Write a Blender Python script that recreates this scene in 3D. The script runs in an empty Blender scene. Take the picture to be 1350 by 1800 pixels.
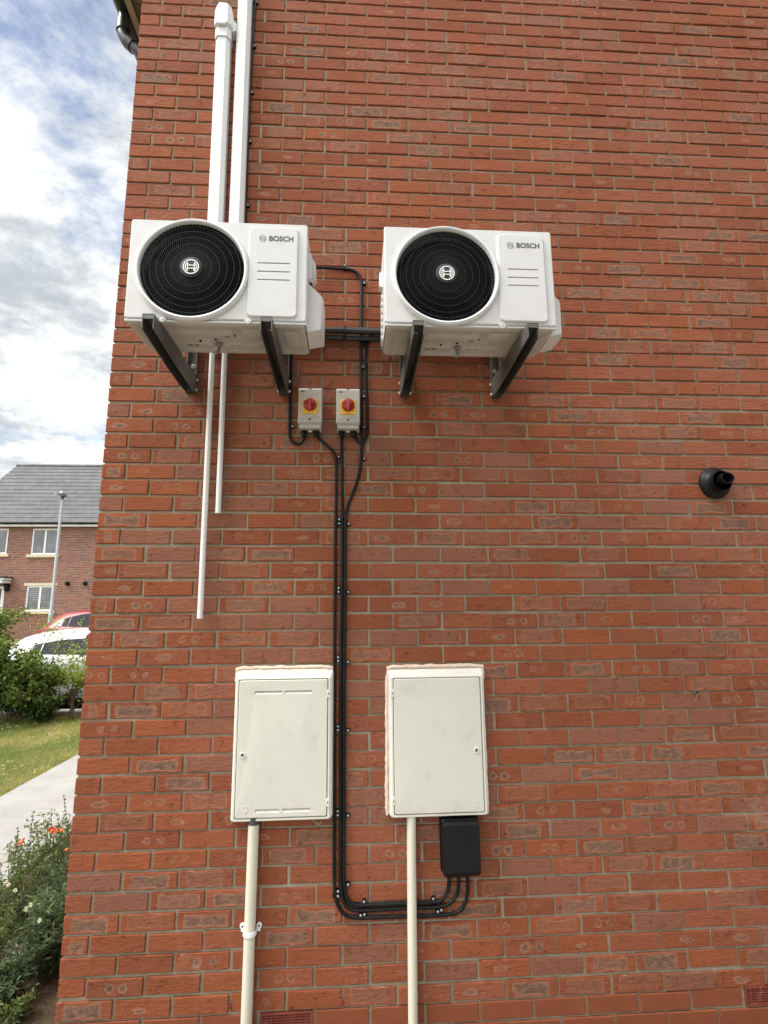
import bpy, bmesh, math, random
from mathutils import Vector, Matrix, noise
from mathutils.geometry import tessellate_polygon
random.seed(11)
PI = math.pi
scene = bpy.context.scene
C = scene.collection

# ------------------------------------------------------------------ camera
cam_d = bpy.data.cameras.new('camera')
cam = bpy.data.objects.new('camera', cam_d); C.objects.link(cam)
F, PITCH, YAW, ROLL = 932.64, 0.1727, 0.0620, -0.0087
cam.location = (1.1541, -2.4608, 1.7478)
fw = Vector((math.sin(YAW)*math.cos(PITCH), math.cos(YAW)*math.cos(PITCH), math.sin(PITCH)))
rt = Vector((math.cos(YAW), -math.sin(YAW), 0)); up = rt.cross(fw)
rt2 = rt*math.cos(ROLL)+up*math.sin(ROLL); up2 = up*math.cos(ROLL)-rt*math.sin(ROLL)
cam.rotation_euler = Matrix((rt2, up2, -fw)).transposed().to_euler()
cam_d.sensor_fit = 'VERTICAL'; cam_d.sensor_height = 24.0
cam_d.lens = 24.0*F/1800.0
cam_d.clip_start = 0.05; cam_d.clip_end = 2000
scene.camera = cam
scene.render.resolution_x = 768; scene.render.resolution_y = 1024

# ------------------------------------------------------------------ light
SUN_EL, SUN_AZ = math.radians(55), math.radians(-107)      # azimuth from +y towards +x
sdir = Vector((math.sin(SUN_AZ)*math.cos(SUN_EL), math.cos(SUN_AZ)*math.cos(SUN_EL), math.sin(SUN_EL)))
sun_d = bpy.data.lights.new('sun', 'SUN'); sun_d.energy = 2.2; sun_d.angle = math.radians(24)
sun_d.color = (1.0, 0.96, 0.90)
sun = bpy.data.objects.new('sun', sun_d); C.objects.link(sun); sun.location = (-6, -6, 12)
sun.rotation_euler = sdir.to_track_quat('Z', 'Y').to_euler()
scene.view_settings.view_transform = 'Standard'; scene.view_settings.look = 'None'
scene.view_settings.exposure = 1.22; scene.view_settings.gamma = 1
SKY_STRENGTH = 0.12

# ------------------------------------------------------------------ node helper
class NB:
    def __init__(s, nt): s.nt = nt
    def new(s, t, **kw):
        n = s.nt.nodes.new(t)
        for k, v in kw.items(): setattr(n, k, v)
        return n
    def link(s, a, b): s.nt.links.new(a, b)
    def put(s, sock, v):
        if isinstance(v, V): s.link(v.o, sock)
        elif hasattr(v, 'is_output'): s.link(v, sock)
        else: sock.default_value = v
    def m(s, op, *a):
        n = s.new('ShaderNodeMath', operation=op)
        for i, v in enumerate(a): s.put(n.inputs[i], v)
        return V(s, n.outputs[0])
    def sstep(s, x, a, b):
        n = s.new('ShaderNodeMapRange', interpolation_type='SMOOTHSTEP')
        s.put(n.inputs[0], x); n.inputs[1].default_value = a; n.inputs[2].default_value = b
        return V(s, n.outputs[0])
    def lin(s, x, a, b, c=0.0, d=1.0):
        n = s.new('ShaderNodeMapRange')
        s.put(n.inputs[0], x); n.inputs[1].default_value = a; n.inputs[2].default_value = b
        n.inputs[3].default_value = c; n.inputs[4].default_value = d
        return V(s, n.outputs[0])
    def mix(s, f, a, b, bt='MIX'):
        n = s.new('ShaderNodeMix', data_type='RGBA', blend_type=bt); n.clamp_factor = True; n.clamp_result = False
        s.put(n.inputs[0], f)
        for i, v in ((6, a), (7, b)):
            if isinstance(v, tuple): n.inputs[i].default_value = (*v[:3], 1)
            else: s.put(n.inputs[i], v)
        return n.outputs[2]
    def noise(s, vec, scale, detail=4, rough=.55, scl=None, dist=0, off=None):
        n = s.new('ShaderNodeTexNoise')
        if scl or off:
            mp = s.new('ShaderNodeMapping'); s.put(mp.inputs[0], vec)
            mp.inputs[3].default_value = scl or (1, 1, 1)
            if off: mp.inputs[1].default_value = off
            vec = mp.outputs[0]
        s.put(n.inputs['Vector'], vec); n.inputs['Scale'].default_value = scale
        n.inputs['Detail'].default_value = detail; n.inputs['Roughness'].default_value = rough
        n.inputs['Distortion'].default_value = dist
        return V(s, n.outputs[0])
    def sep(s, v):
        n = s.new('ShaderNodeSeparateXYZ'); s.put(n.inputs[0], v)
        return [V(s, o) for o in n.outputs]
    def comb(s, x, y, z):
        n = s.new('ShaderNodeCombineXYZ')
        for i, v in enumerate((x, y, z)): s.put(n.inputs[i], v)
        return n.outputs[0]
    def attr(s, name):
        n = s.new('ShaderNodeAttribute', attribute_name=name); return n
    def pos(s): return s.new('ShaderNodeNewGeometry').outputs['Position']
    def obj(s): return s.new('ShaderNodeTexCoord').outputs['Object']
    def bump(s, h, dist=.01, strength=1.0, normal=None):
        n = s.new('ShaderNodeBump'); s.put(n.inputs['Height'], h)
        n.inputs['Distance'].default_value = dist; n.inputs['Strength'].default_value = strength
        if normal: s.link(normal, n.inputs['Normal'])
        return n.outputs[0]
class V:
    def __init__(s, nb, o): s.b = nb; s.o = o
    def __add__(s, x): return s.b.m('ADD', s, x)
    __radd__ = __add__
    def __sub__(s, x): return s.b.m('SUBTRACT', s, x)
    def __rsub__(s, x): return s.b.m('SUBTRACT', x, s)
    def __mul__(s, x): return s.b.m('MULTIPLY', s, x)
    __rmul__ = __mul__
    def __truediv__(s, x): return s.b.m('DIVIDE', s, x)
    def abs(s): return s.b.m('ABSOLUTE', s)
    def max(s, x): return s.b.m('MAXIMUM', s, x)
    def min(s, x): return s.b.m('MINIMUM', s, x)
    def gt(s, x): return s.b.m('GREATER_THAN', s, x)
    def lt(s, x): return s.b.m('LESS_THAN', s, x)
    def sq(s): return s.b.m('MULTIPLY', s, s)
    def sqrt(s): return s.b.m('SQRT', s)

def mat(name):
    m = bpy.data.materials.new(name); m.use_nodes = True
    nt = m.node_tree; b = NB(nt); p = nt.nodes['Principled BSDF']
    return m, b, p
def setp(p, **kw):
    for k, v in kw.items():
        p.inputs[k.replace('_', ' ')].default_value = v
def simple(name, col, rough=.5, metal=0., var=.06, scale=30., bump=.0, bscale=200., spec=.5, dirt=None):
    m, b, p = mat(name)
    o = b.obj()
    n = b.noise(o, scale, 5)
    lo = tuple(max(0, c*(1-var)) for c in col); hi = tuple(min(1, c*(1+var)) for c in col)
    c = b.mix(b.lin(n, .3, .7), lo, hi)
    if dirt:
        d = b.sstep(b.noise(o, dirt[1], 7, .65), .5, .75)
        c = b.mix(d*dirt[2], c, dirt[0])
    b.link(c, p.inputs['Base Color'])
    rn = b.lin(b.noise(o, scale*2, 3), .2, .8, max(.02, rough-.07), min(1, rough+.07))
    b.put(p.inputs['Roughness'], rn)
    setp(p, Metallic=metal, Specular_IOR_Level=spec)
    if bump:
        b.link(b.bump(b.noise(o, bscale, 3), bump), p.inputs['Normal'])
    return m

# ------------------------------------------------------------------ world
world = bpy.data.worlds.new('World'); scene.world = world; world.use_nodes = True
b = NB(world.node_tree); bg = world.node_tree.nodes['Background']
sky = b.new('ShaderNodeTexSky', sky_type='NISHITA'); sky.sun_disc = False
sky.sun_elevation = SUN_EL; sky.sun_rotation = SUN_AZ; sky.air_density = 1.0; sky.dust_density = 1.5
tc = b.new('ShaderNodeTexCoord').outputs['Generated']
x, y, z = b.sep(tc)
zz = z.max(0.0) + 0.28
pl = b.comb(x/zz, y/zz, z*1.1)
big = b.noise(pl, 1.9, 9, .58, dist=.25, off=(3.4, 1.3, .2))
fine = b.noise(pl, 5.0, 8, .62, dist=.3, off=(7.1, 2.2, 0))
cover = b.sstep(big*.60+fine*.40, .37, .52)
low = b.sstep(z, .26, .08)
cover = cover.max(low*.9)
shade = b.sstep(b.noise(pl, 2.9, 9, .66, dist=.2, off=(1.2, 5.5, 2)), .36, .58).max(low*.75)
CK = 1.0/SKY_STRENGTH
cloud = b.mix(shade, (.27*CK, .295*CK, .315*CK), (.58*CK, .585*CK, .575*CK))
sd = b.new('ShaderNodeVectorMath', operation='DOT_PRODUCT'); b.link(tc, sd.inputs[0]); sd.inputs[1].default_value = Vector((-.25, -.75, .60)).normalized()
gl = V(b, sd.outputs['Value']).max(0.0); gl = .92+gl*gl*1.7
cloud = b.mix(1.0, cloud, b.comb(gl, gl, gl), 'MULTIPLY')
skyc = b.mix(1.0, sky.outputs[0], (.62, .62, .62), 'MULTIPLY')
col = b.mix(cover, skyc, cloud)
b.link(col, bg.inputs[0]); bg.inputs[1].default_value = SKY_STRENGTH

# ------------------------------------------------------------------ mesh helper
class MB:
    def __init__(s): s.v = []; s.f = []; s.mi = []; s.sm = []
    def add(s, vs, fs, mi=0, smooth=False):
        o = len(s.v); s.v += [tuple(v) for v in vs]
        for f in fs: s.f.append([i+o for i in f]); s.mi.append(mi); s.sm.append(smooth)
    def box(s, x0, x1, y0, y1, z0, z1, mi=0, bev=0., seg=2):
        if bev:
            bm = bmesh.new()
            bmesh.ops.create_cube(bm, size=1)
            for v in bm.verts:
                v.co = Vector(((x0+x1)/2+v.co.x*(x1-x0), (y0+y1)/2+v.co.y*(y1-y0), (z0+z1)/2+v.co.z*(z1-z0)))
            bmesh.ops.bevel(bm, geom=bm.edges[:], offset=bev, segments=seg, affect='EDGES', profile=.5)
            s.bm(bm, mi, True); bm.free(); return
        vs = [(x, y, z) for x in (x0, x1) for y in (y0, y1) for z in (z0, z1)]
        s.add(vs, [(0, 1, 3, 2), (4, 6, 7, 5), (0, 4, 5, 1), (2, 3, 7, 6), (0, 2, 6, 4), (1, 5, 7, 3)], mi)
    def bm(s, bm, mi=0, smooth=False):
        bm.verts.ensure_lookup_table()
        for i, v in enumerate(bm.verts): v.index = i
        s.add([v.co.copy() for v in bm.verts], [[v.index for v in f.verts] for f in bm.faces], mi, smooth)
    def tube(s, pts, r, n=10, cap=True, mi=0, rr=None):
        pts = [Vector(p) for p in pts]; rings = []
        T = (pts[1]-pts[0]).normalized(); ref = Vector((0, 1, 0)) if abs(T.y) < .9 else Vector((1, 0, 0))
        N = (ref-T*ref.dot(T)).normalized()
        vs = []
        for i, p in enumerate(pts):
            if i == 0: t = pts[1]-pts[0]
            elif i == len(pts)-1: t = pts[-1]-pts[-2]
            else: t = pts[i+1]-pts[i-1]
            t.normalize(); N = (N-t*N.dot(t)).normalized(); B = t.cross(N)
            q = rr[i] if rr else r
            for k in range(n):
                a = 2*PI*k/n; vs.append(p+N*math.cos(a)*q+B*math.sin(a)*q)
        fs = [(i*n+k, i*n+(k+1) % n, (i+1)*n+(k+1) % n, (i+1)*n+k) for i in range(len(pts)-1) for k in range(n)]
        s.add(vs, fs, mi, True)
        if cap:
            o = len(s.v)-len(vs); m = len(pts)-1
            s.f.append([o+k for k in range(n)][::-1]); s.mi.append(mi); s.sm.append(False)
            s.f.append([o+m*n+k for k in range(n)]); s.mi.append(mi); s.sm.append(False)
    def lathe(s, prof, c, axis='y', n=48, mi=0, smooth=True, close=False):
        # prof: (r, h) with h along axis
        vs = []
        for r, h in prof:
            for k in range(n):
                a = 2*PI*k/n; ca, sa = math.cos(a)*r, math.sin(a)*r
                vs.append((c[0]+ca, c[1]+h, c[2]+sa) if axis == 'y' else ((c[0]+ca, c[1]+sa, c[2]+h) if axis == 'z' else (c[0]+h, c[1]+ca, c[2]+sa)))
        m = len(prof)
        fs = [(i*n+k, i*n+(k+1) % n, (i+1)*n+(k+1) % n, (i+1)*n+k) for i in range(m-1) for k in range(n)]
        if close: fs += [((m-1)*n+k, (m-1)*n+(k+1) % n, (k+1) % n, k) for k in range(n)]
        s.add(vs, fs, mi, smooth)
    def prism(s, poly, h0, h1, axis='y', mi=0, holes=()):
        # 2D outline (first two free axes) extruded along axis, with optional holes
        def P(p, h):
            return (p[0], h, p[1]) if axis == 'y' else ((h, p[0], p[1]) if axis == 'x' else (p[0], p[1], h))
        loops = [list(poly)]+[list(h) for h in holes]
        flat = [p for l in loops for p in l]
        tr = tessellate_polygon([[Vector((p[0], p[1], 0)) for p in l] for l in loops])
        n = len(flat)
        s.add([P(p, h0) for p in flat]+[P(p, h1) for p in flat], [tuple(t) for t in tr]+[tuple(i+n for i in t[::-1]) for t in tr], mi)
        o = len(s.v)-2*n; k = 0
        for l in loops:
            m = len(l)
            for i in range(m):
                a, c = o+k+i, o+k+(i+1) % m
                s.f.append([a, c, c+n, a+n]); s.mi.append(mi); s.sm.append(False)
            k += m
    def loft(s, loops, mi=0, smooth=False, cap0=False, cap1=False):
        n = len(loops[0]); vs = [v for l in loops for v in l]
        fs = [(i*n+k, i*n+(k+1) % n, (i+1)*n+(k+1) % n, (i+1)*n+k) for i in range(len(loops)-1) for k in range(n)]
        s.add(vs, fs, mi, smooth); o = len(s.v)-len(vs)
        if cap0: s.f.append([o+k for k in range(n)][::-1]); s.mi.append(mi); s.sm.append(False)
        if cap1: s.f.append([o+(len(loops)-1)*n+k for k in range(n)]); s.mi.append(mi); s.sm.append(False)
    def build(s, name, mats, parent=None, fix=True, autosm=True):
        me = bpy.data.meshes.new(name); me.from_pydata(s.v, [], s.f)
        if not isinstance(mats, (list, tuple)): mats = [mats]
        for m in mats: me.materials.append(m)
        me.polygons.foreach_set('material_index', s.mi); me.polygons.foreach_set('use_smooth', s.sm)
        if fix:
            bm = bmesh.new(); bm.from_mesh(me); bmesh.ops.recalc_face_normals(bm, faces=bm.faces[:])
            bm.to_mesh(me); bm.free()
        me.update()
        if autosm and any(s.sm):
            try: me.set_sharp_from_angle(angle=math.radians(40))
            except Exception: pass
        o = bpy.data.objects.new(name, me); C.objects.link(o)
        if parent: o.parent = parent
        return o

def tag(o, label=None, cat=None, group=None, kind=None):
    if label: o['label'] = label
    if cat: o['category'] = cat
    if group: o['group'] = group
    if kind: o['kind'] = kind
    return o
def empty(name, loc=(0, 0, 0), label=None, cat=None, group=None, rz=0):
    o = bpy.data.objects.new(name, None); C.objects.link(o); o.location = loc; o.rotation_euler = (0, 0, rz)
    o.empty_display_size = .1
    return tag(o, label, cat, group)
def copy_tree(o, parent=None):
    c = o.copy(); C.objects.link(c); c.parent = parent
    for ch in [q for q in C.objects if q.parent == o]: copy_tree(ch, c)
    return c
def rrect(x0, x1, z0, z1, r, n=5):
    pts = []
    for cx, cz, a0 in ((x1-r, z1-r, 0), (x0+r, z1-r, 90), (x0+r, z0+r, 180), (x1-r, z0+r, 270)):
        for k in range(n+1):
            a = math.radians(a0+90*k/n); pts.append((cx+r*math.cos(a), cz+r*math.sin(a)))
    return pts
def circ(cx, cz, r, n=64): return [(cx+r*math.cos(2*PI*k/n), cz+r*math.sin(2*PI*k/n)) for k in range(n)]
def spline(pts, step=.02):
    P = [Vector(p) for p in pts]; P = [P[0]*2-P[1]]+P+[P[-1]*2-P[-2]]; out = []
    for i in range(1, len(P)-2):
        a, b_, c, d = P[i-1], P[i], P[i+1], P[i+2]
        m = max(2, int((c-b_).length/step))
        for k in range(m):
            t = k/m
            out.append(.5*((2*b_)+(c-a)*t+(2*a-5*b_+4*c-d)*t*t+(3*b_-a-3*c+d)*t**3))
    out.append(P[-2]); return out
def text_part(name, txt, size, m, parent, loc, depth=.0008, offset=0, stretch=1.0):
    cu = bpy.data.curves.new(name, 'FONT'); cu.body = txt; cu.size = size; cu.extrude = depth; cu.offset = offset
    cu.align_x = 'LEFT'
    tmp = bpy.data.objects.new(name+'_tmp', cu); C.objects.link(tmp)
    bpy.context.view_layer.update()
    dg = bpy.context.evaluated_depsgraph_get()
    me = bpy.data.meshes.new_from_object(tmp.evaluated_get(dg))
    bpy.data.objects.remove(tmp)
    R = Matrix.Rotation(PI/2, 4, 'X')
    me.transform(R @ Matrix.Diagonal((stretch, 1, 1, 1)))
    me.materials.clear(); me.materials.append(m)
    o = bpy.data.objects.new(name, me); C.objects.link(o); o.parent = parent; o.location = loc
    return o

# ------------------------------------------------------------------ materials
M = {}
M['white'] = simple('white_painted_steel', (.62, .615, .61), .42, var=.03, scale=8, dirt=((.50, .47, .43), 9, .35))
M['pan'] = simple('base_pan_bounce_tint', (.48, .44, .40), .5, var=.10, scale=14, bump=.003, bscale=14, dirt=((.42, .36, .30), 12, .6))  # brown bounce from the brickwork is tinted into the pan colour
M['ring'] = simple('silver_plastic', (.72, .73, .75), .32, var=.02, metal=.15)
M['black'] = simple('black_plastic', (.0045, .0045, .005), .5, var=.2, spec=.22)
M['grille'] = simple('grille_plastic', (.015, .015, .018), .65, var=.1, spec=.2)
M['dark'] = simple('dark_cavity', (.002, .002, .003), .8, var=.2, spec=.05)
M['blade'] = simple('fan_blade_plastic', (.006, .006, .010), .5, var=.2, spec=.3)
M['badge'] = simple('badge_grey', (.014, .015, .015), .7, var=.05)
M['emblem'] = simple('emblem_white', (.85, .85, .85), .4, var=.02)
M['ink'] = simple('dark_grey_print', (.055, .055, .06), .5, var=.05)
M['inklight'] = simple('grey_print', (.28, .28, .29), .5, var=.05)
M['galv'] = simple('galvanised_steel', (.125, .12, .112), .45, metal=.35, var=.18, scale=40, dirt=((.08, .075, .065), 20, .5))
M['bolt'] = simple('zinc_bolt', (.62, .62, .58), .35, metal=.7, var=.1)
M['cable'] = simple('black_cable_sheath', (.0045, .0045, .005), .5, var=.3, scale=60, bump=.0015, bscale=90, spec=.25, dirt=((.035, .03, .027), 25, .3))
M['lag'] = simple('black_pipe_lagging', (.004, .004, .0045), .38, var=.3, spec=.6, bump=.003, bscale=60)
M['nail'] = simple('bright_nail', (.36, .36, .35), .45, metal=.3, var=.05)
M['trunk'] = simple('white_upvc_trunking', (.68, .685, .69), .38, var=.02, scale=5, dirt=((.62, .62, .60), 6, .3))
M['pvc'] = simple('white_pvc_pipe', (.68, .665, .65), .3, var=.02, dirt=((.6, .58, .55), 10, .25))
M['cream'] = simple('cream_grp', (.66, .64, .575), .5, var=.035, scale=160, bump=.0008, bscale=300, dirt=((.55, .50, .42), 7, .35))
M['door'] = simple('cream_grp_door', (.60, .585, .515), .5, var=.04, scale=220, bump=.0008, bscale=300, dirt=((.44, .41, .34), 11, .4))
M['sealant'] = simple('pinkish_sealant', (.66, .53, .43), .7, var=.12, scale=25, bump=.004, bscale=45, dirt=((.50, .28, .16), 20, .6))
M['duct'] = simple('cream_upvc_duct', (.60, .57, .46), .45, var=.05, scale=120, dirt=((.52, .48, .38), 9, .35))
M['gap'] = simple('shadow_gap_rubber', (.05, .05, .045), .7, var=.1)
M['iso'] = simple('light_grey_enclosure', (.46, .43, .39), .5, var=.03, scale=50)
M['isored'] = simple('red_rotary_knob', (.26, .008, .008), .35, var=.05)
M['isoredl'] = simple('red_pointer', (.45, .05, .035), .4, var=.05)
M['isoyel'] = simple('yellow_plate', (.75, .42, .02), .4, var=.05)
M['boxblack'] = simple('satin_black_cover', (.0045, .005, .0065), .45, spec=.25, var=.1)
M['terra'] = simple('terracotta_plastic', (.19, .040, .026), .5, var=.15, dirt=((.35, .22, .15), 30, .4))
M['upvc'] = simple('white_upvc_frame', (.80, .80, .80), .35, var=.02)
M['stone'] = simple('cream_reconstituted_stone', (.62, .52, .38), .8, var=.1, bump=.003, bscale=60)
M['soffit'] = simple('tan_fascia_board', (.42, .35, .28), .5, var=.05)
M['soffitd'] = simple('brown_soffit_vent', (.22, .18, .15), .6, var=.08)
M['pipeblack'] = simple('black_rainwater_pvc', (.022, .024, .024), .35, var=.15, dirt=((.12, .13, .12), 14, .35))
M['lampsteel'] = simple('galvanised_lamp_column', (.42, .45, .46), .5, metal=.3, var=.06)
M['rubber'] = simple('tyre_rubber', (.02, .02, .02), .8, var=.1)
M['alloy'] = simple('alloy_rim', (.45, .46, .47), .35, metal=.7, var=.05)
M['bark'] = simple('brown_bark', (.10, .07, .045), .9, var=.3, scale=40, bump=.01, bscale=60)
M['kerb'] = simple('concrete_kerb', (.42, .40, .36), .85, var=.12, scale=20, bump=.004, bscale=80)
M['timber'] = simple('weathered_timber', (.32, .28, .22), .8, var=.2, scale=20, bump=.004)

def glass_mat(name, col=(.03, .035, .04), rough=.06):
    m, b, p = mat(name)
    n = b.noise(b.obj(), 2.2, 3)
    b.link(b.mix(b.lin(n, .3, .7), tuple(c*.6 for c in col), tuple(c*1.5 for c in col)), p.inputs['Base Color'])
    setp(p, Roughness=rough, Specular_IOR_Level=.3)
    return m
M['glass'] = glass_mat('dark_reflective_glass', (.012, .014, .017))
M['houseglass'] = glass_mat('house_window_glass', (.09, .10, .10))
def paint_mat(name, col):
    m, b, p = mat(name)
    n = b.noise(b.obj(), 3, 3)
    b.link(b.mix(b.lin(n, .3, .7), tuple(c*.96 for c in col), tuple(min(1, c*1.04) for c in col)), p.inputs['Base Color'])
    setp(p, Roughness=.45, Coat_Weight=.25, Coat_Roughness=.15, Specular_IOR_Level=.3); return m
M['carwhite'] = paint_mat('white_car_paint', (.56, .57, .58))
M['carred'] = paint_mat('red_car_paint', (.24, .006, .014))

# brick -------------------------------------------------------------------
def brick_material():
    m, b, p = mat('red_multi_brick')
    pos = b.pos()
    L = b.attr('loc').outputs['Vector']; lx, lz, hl = b.sep(L)
    R = b.attr('rnd'); sc = b.new('ShaderNodeSeparateColor'); b.link(R.outputs['Color'], sc.inputs[0])
    r1, r2, r3 = [V(b, o) for o in sc.outputs[:3]]; r4 = V(b, R.outputs['Alpha'])
    w1 = b.noise(pos, 26, 4, .6)-.5; w2 = b.noise(pos, 31, 4, .6, off=(5, 3, 1))-.5
    w3 = b.noise(pos, 9, 2, .5, off=(3, 7, 7))-.5
    wx = lx + w1*.034 + (r3-.5)*.014 + w3*.03; wz = lz + w2*.026 + w3*.016 + (r4-.5)*.008
    # long kiss mark: rounded bar whose waist narrows
    hb = .013 + r3*.008
    ax = (wx.abs()-(hl-.029-r3*.018)).max(0.0); az = (wz.abs()-hb*((wx.abs()/hl)*(r2*1.1)+(1.0-r2*.62))).max(0.0)
    d1 = (ax.sq()+az.sq()).sqrt()-.007
    # two round marks
    sx = (wx-(r4-.5)*.03).abs()-.027; d2 = (sx.sq()+wz.sq()).sqrt()-(.010+r3*.007)
    # short lens-shaped mark
    ex = wx+(r2-.5)*.08; d3 = (ex.sq()*.16+wz.sq()).sqrt()-(.006+r3*.006)
    t1 = r1.gt(.52)*(r1.lt(.83)); t2 = r1.gt(.83)*(r1.lt(.97)); t3 = r1.gt(.42)*r1.lt(.52)
    full = r1.gt(.97)
    none = r1.lt(.42)
    d = d1*t1+d2*t2+d3*t3+(none+full)*.05
    edge = b.noise(pos, 150, 3, .7)-.5
    d = d+edge*.006
    inside = b.sstep(d, .003, -.003)
    halo = b.sstep((d-.002).abs(), .0026, .0004)*b.sstep(w3+edge, -.25, .15)
    amt = .30+b.sstep(r4, .1, .9)*.65
    cre = b.noise(pos, 20, 3, .5, scl=(1, 1, 4.5), dist=.15)
    crease = b.sstep((cre-.5).abs(), .012, .0)*b.sstep(b.noise(pos, 24, 2, .5, off=(1, 9, 3)), .56, .66)
    # base
    n1 = b.noise(pos, 6, 5, .6); n2 = b.noise(pos, 60, 6, .7); n3 = b.noise(pos, 420, 3, .7)
    base = b.mix(b.sstep(r2, .1, .9), (.238, .068, .029), (.325, .092, .035))
    bz = b.sep(pos)[2]
    pinkmix = b.noise(pos, .9, 2, .5, off=(6, 1, 2))+(r2-.5)*.22+(r3-.5)*.12+b.lin(bz, 2.0, 5.0, -.04, .10)  # pinker tint in patches, weighted towards the top of the wall
    base = b.mix(b.sstep(pinkmix, .47, .60)*.75, base, (.310, .104, .060))
    base = b.mix(b.sstep(r3, .60, 1.0)*.45, base, (.260, .090, .052))
    base = b.mix(b.sstep(n1, .35, .7)*.4, base, (.285, .082, .034))
    base = b.mix(b.lin(n2, .3, .7)*.45, base, (.205, .058, .030))
    base = b.mix(full*.45, base, (.230, .120, .085))
    speck = b.sstep(b.noise(pos, 300, 4, .8), .44, .60)
    core = b.sstep(d+(b.noise(pos, 45, 3, .6, off=(8, 8, 1))-.5)*.02, -.002, -.012)
    smear = b.mix(core*.85*(.35+speck*.65), (.270, .140, .090), (.095, .060, .045))
    dark = b.sstep(r4, .50, .90)
    smear = b.mix(dark*core*.5, smear, (.065, .048, .044))
    c = b.mix(inside*amt, base, smear)
    c = b.mix(halo*(t1+t2+t3)*.65, c, (.42, .235, .165))
    # pits and pale bloom
    pit = b.sstep(b.noise(pos, 95, 2, .5, off=(9, 1, 4)), .735, .77)
    c = b.mix(pit*.8, c, (.06, .025, .02)); c = b.mix(crease*.6, c, (.12, .042, .028))  # crease shading painted dark into the colour, bump alone shows little
    bloom = b.sstep(b.noise(pos, 2.6, 8, .72, off=(2, 2, 2)), .60, .78)
    c = b.mix(bloom*.34, c, (.46, .34, .27))
    lime = b.sstep(b.noise(pos, 9, 9, .8, off=(4, 8, 1)), .66, .76)
    c = b.mix(lime*.6, c, (.55, .48, .42))
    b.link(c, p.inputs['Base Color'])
    b.put(p.inputs['Roughness'], .85); setp(p, Specular_IOR_Level=.25)
    h = n2*.6+n3*.30+cre*.5-crease*.75-pit*1.0
    b.link(b.bump(h, .009, 1.0), p.inputs['Normal'])
    return m
def mortar_material():
    m, b, p = mat('sand_mortar'); pos = b.pos()
    n = b.noise(pos, 12, 6, .65); n2 = b.noise(pos, 260, 4, .75); n3 = b.noise(pos, 70, 5, .7)
    c = b.mix(b.lin(n, .3, .7), (.28, .23, .16), (.39, .33, .24))
    c = b.mix(b.sstep(n2, .45, .7)*.45, c, (.24, .205, .155))
    c = b.mix(b.sstep(b.noise(pos, 3.1, 7, .7, off=(4, 4, 1)), .56, .7)*.5, c, (.46, .42, .35))
    b.link(c, p.inputs['Base Color']); setp(p, Roughness=.95, Specular_IOR_Level=.15)
    b.link(b.bump(n2*.5+n3*1.0, .005), p.inputs['Normal'])
    return m
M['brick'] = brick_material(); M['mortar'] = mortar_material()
def plain_brick_material():
    m, b, p = mat('plain_dpc_brick'); pos = b.pos()
    n2 = b.noise(pos, 60, 6, .7); n3 = b.noise(pos, 420, 3, .7)
    c = b.mix(b.lin(n2, .3, .7), (.185, .055, .026), (.255, .074, .032))
    c = b.mix(b.sstep(b.noise(pos, 8, 8, .75, off=(3, 1, 1)), .6, .8)*.5, c, (.45, .33, .26))
    b.link(c, p.inputs['Base Color']); setp(p, Roughness=.8, Specular_IOR_Level=.25)
    b.link(b.bump(n2*.3+n3*.3, .003), p.inputs['Normal']); return m
M['dpcbrick'] = plain_brick_material()

def far_brick_material():
    m, b, p = mat('far_house_brick')
    o = b.obj(); x, y, z = b.sep(o)
    br = b.new('ShaderNodeTexBrick'); b.link(b.comb(x+y, z, 0.0), br.inputs[0])
    br.inputs['Scale'].default_value = 1.0; br.inputs['Brick Width'].default_value = .225; br.inputs['Row Height'].default_value = .075
    br.inputs['Mortar Size'].default_value = .009; br.inputs['Bias'].default_value = -.15
    br.inputs['Color1'].default_value = (.30, .10, .06, 1); br.inputs['Color2'].default_value = (.085, .045, .04, 1); br.inputs['Mortar'].default_value = (.40, .34, .28, 1)
    c = b.mix(b.lin(b.noise(o, 3, 5), .3, .7)*.35, br.outputs[0], (.26, .10, .07))
    b.link(c, p.inputs['Base Color']); setp(p, Roughness=.9)
    b.link(b.bump(V(b, br.outputs[1])*-1.0, .01), p.inputs['Normal'])
    return m
M['farbrick'] = far_brick_material()
def tile_material():
    m, b, p = mat('grey_concrete_tiles'); o = b.obj(); x, y, z = b.sep(o)
    w = b.noise(b.comb(b.m('FLOOR', x*3.3), b.m('FLOOR', z*4.2), 0.0), 5.3, 0)
    c = b.mix(b.lin(w, .3, .7), (.125, .125, .13), (.175, .175, .18))
    c = b.mix(b.sstep(b.noise(o, 1.6, 6), .5, .75)*.4, c, (.24, .24, .23))
    b.link(c, p.inputs['Base Color']); setp(p, Roughness=.75); return m
M['tile'] = tile_material()
def concrete_path():
    m, b, p = mat('brushed_concrete'); pos = b.pos()
    n = b.noise(pos, 3, 7, .6); br = b.noise(pos, 20, 6, .6, scl=(.12, 3, 1)); sp = b.noise(pos, 160, 3, .7)
    c = b.mix(b.lin(n, .3, .7), (.30, .295, .275), (.39, .385, .36))
    c = b.mix(b.sstep(br, .5, .75)*.4, c, (.24, .235, .22)); c = b.mix(b.sstep(sp, .5, .8)*.25, c, (.20, .195, .18))
    b.link(c, p.inputs['Base Color']); setp(p, Roughness=.9); b.link(b.bump(br+sp*.4, .004), p.inputs['Normal']); return m
M['path'] = concrete_path()
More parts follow.
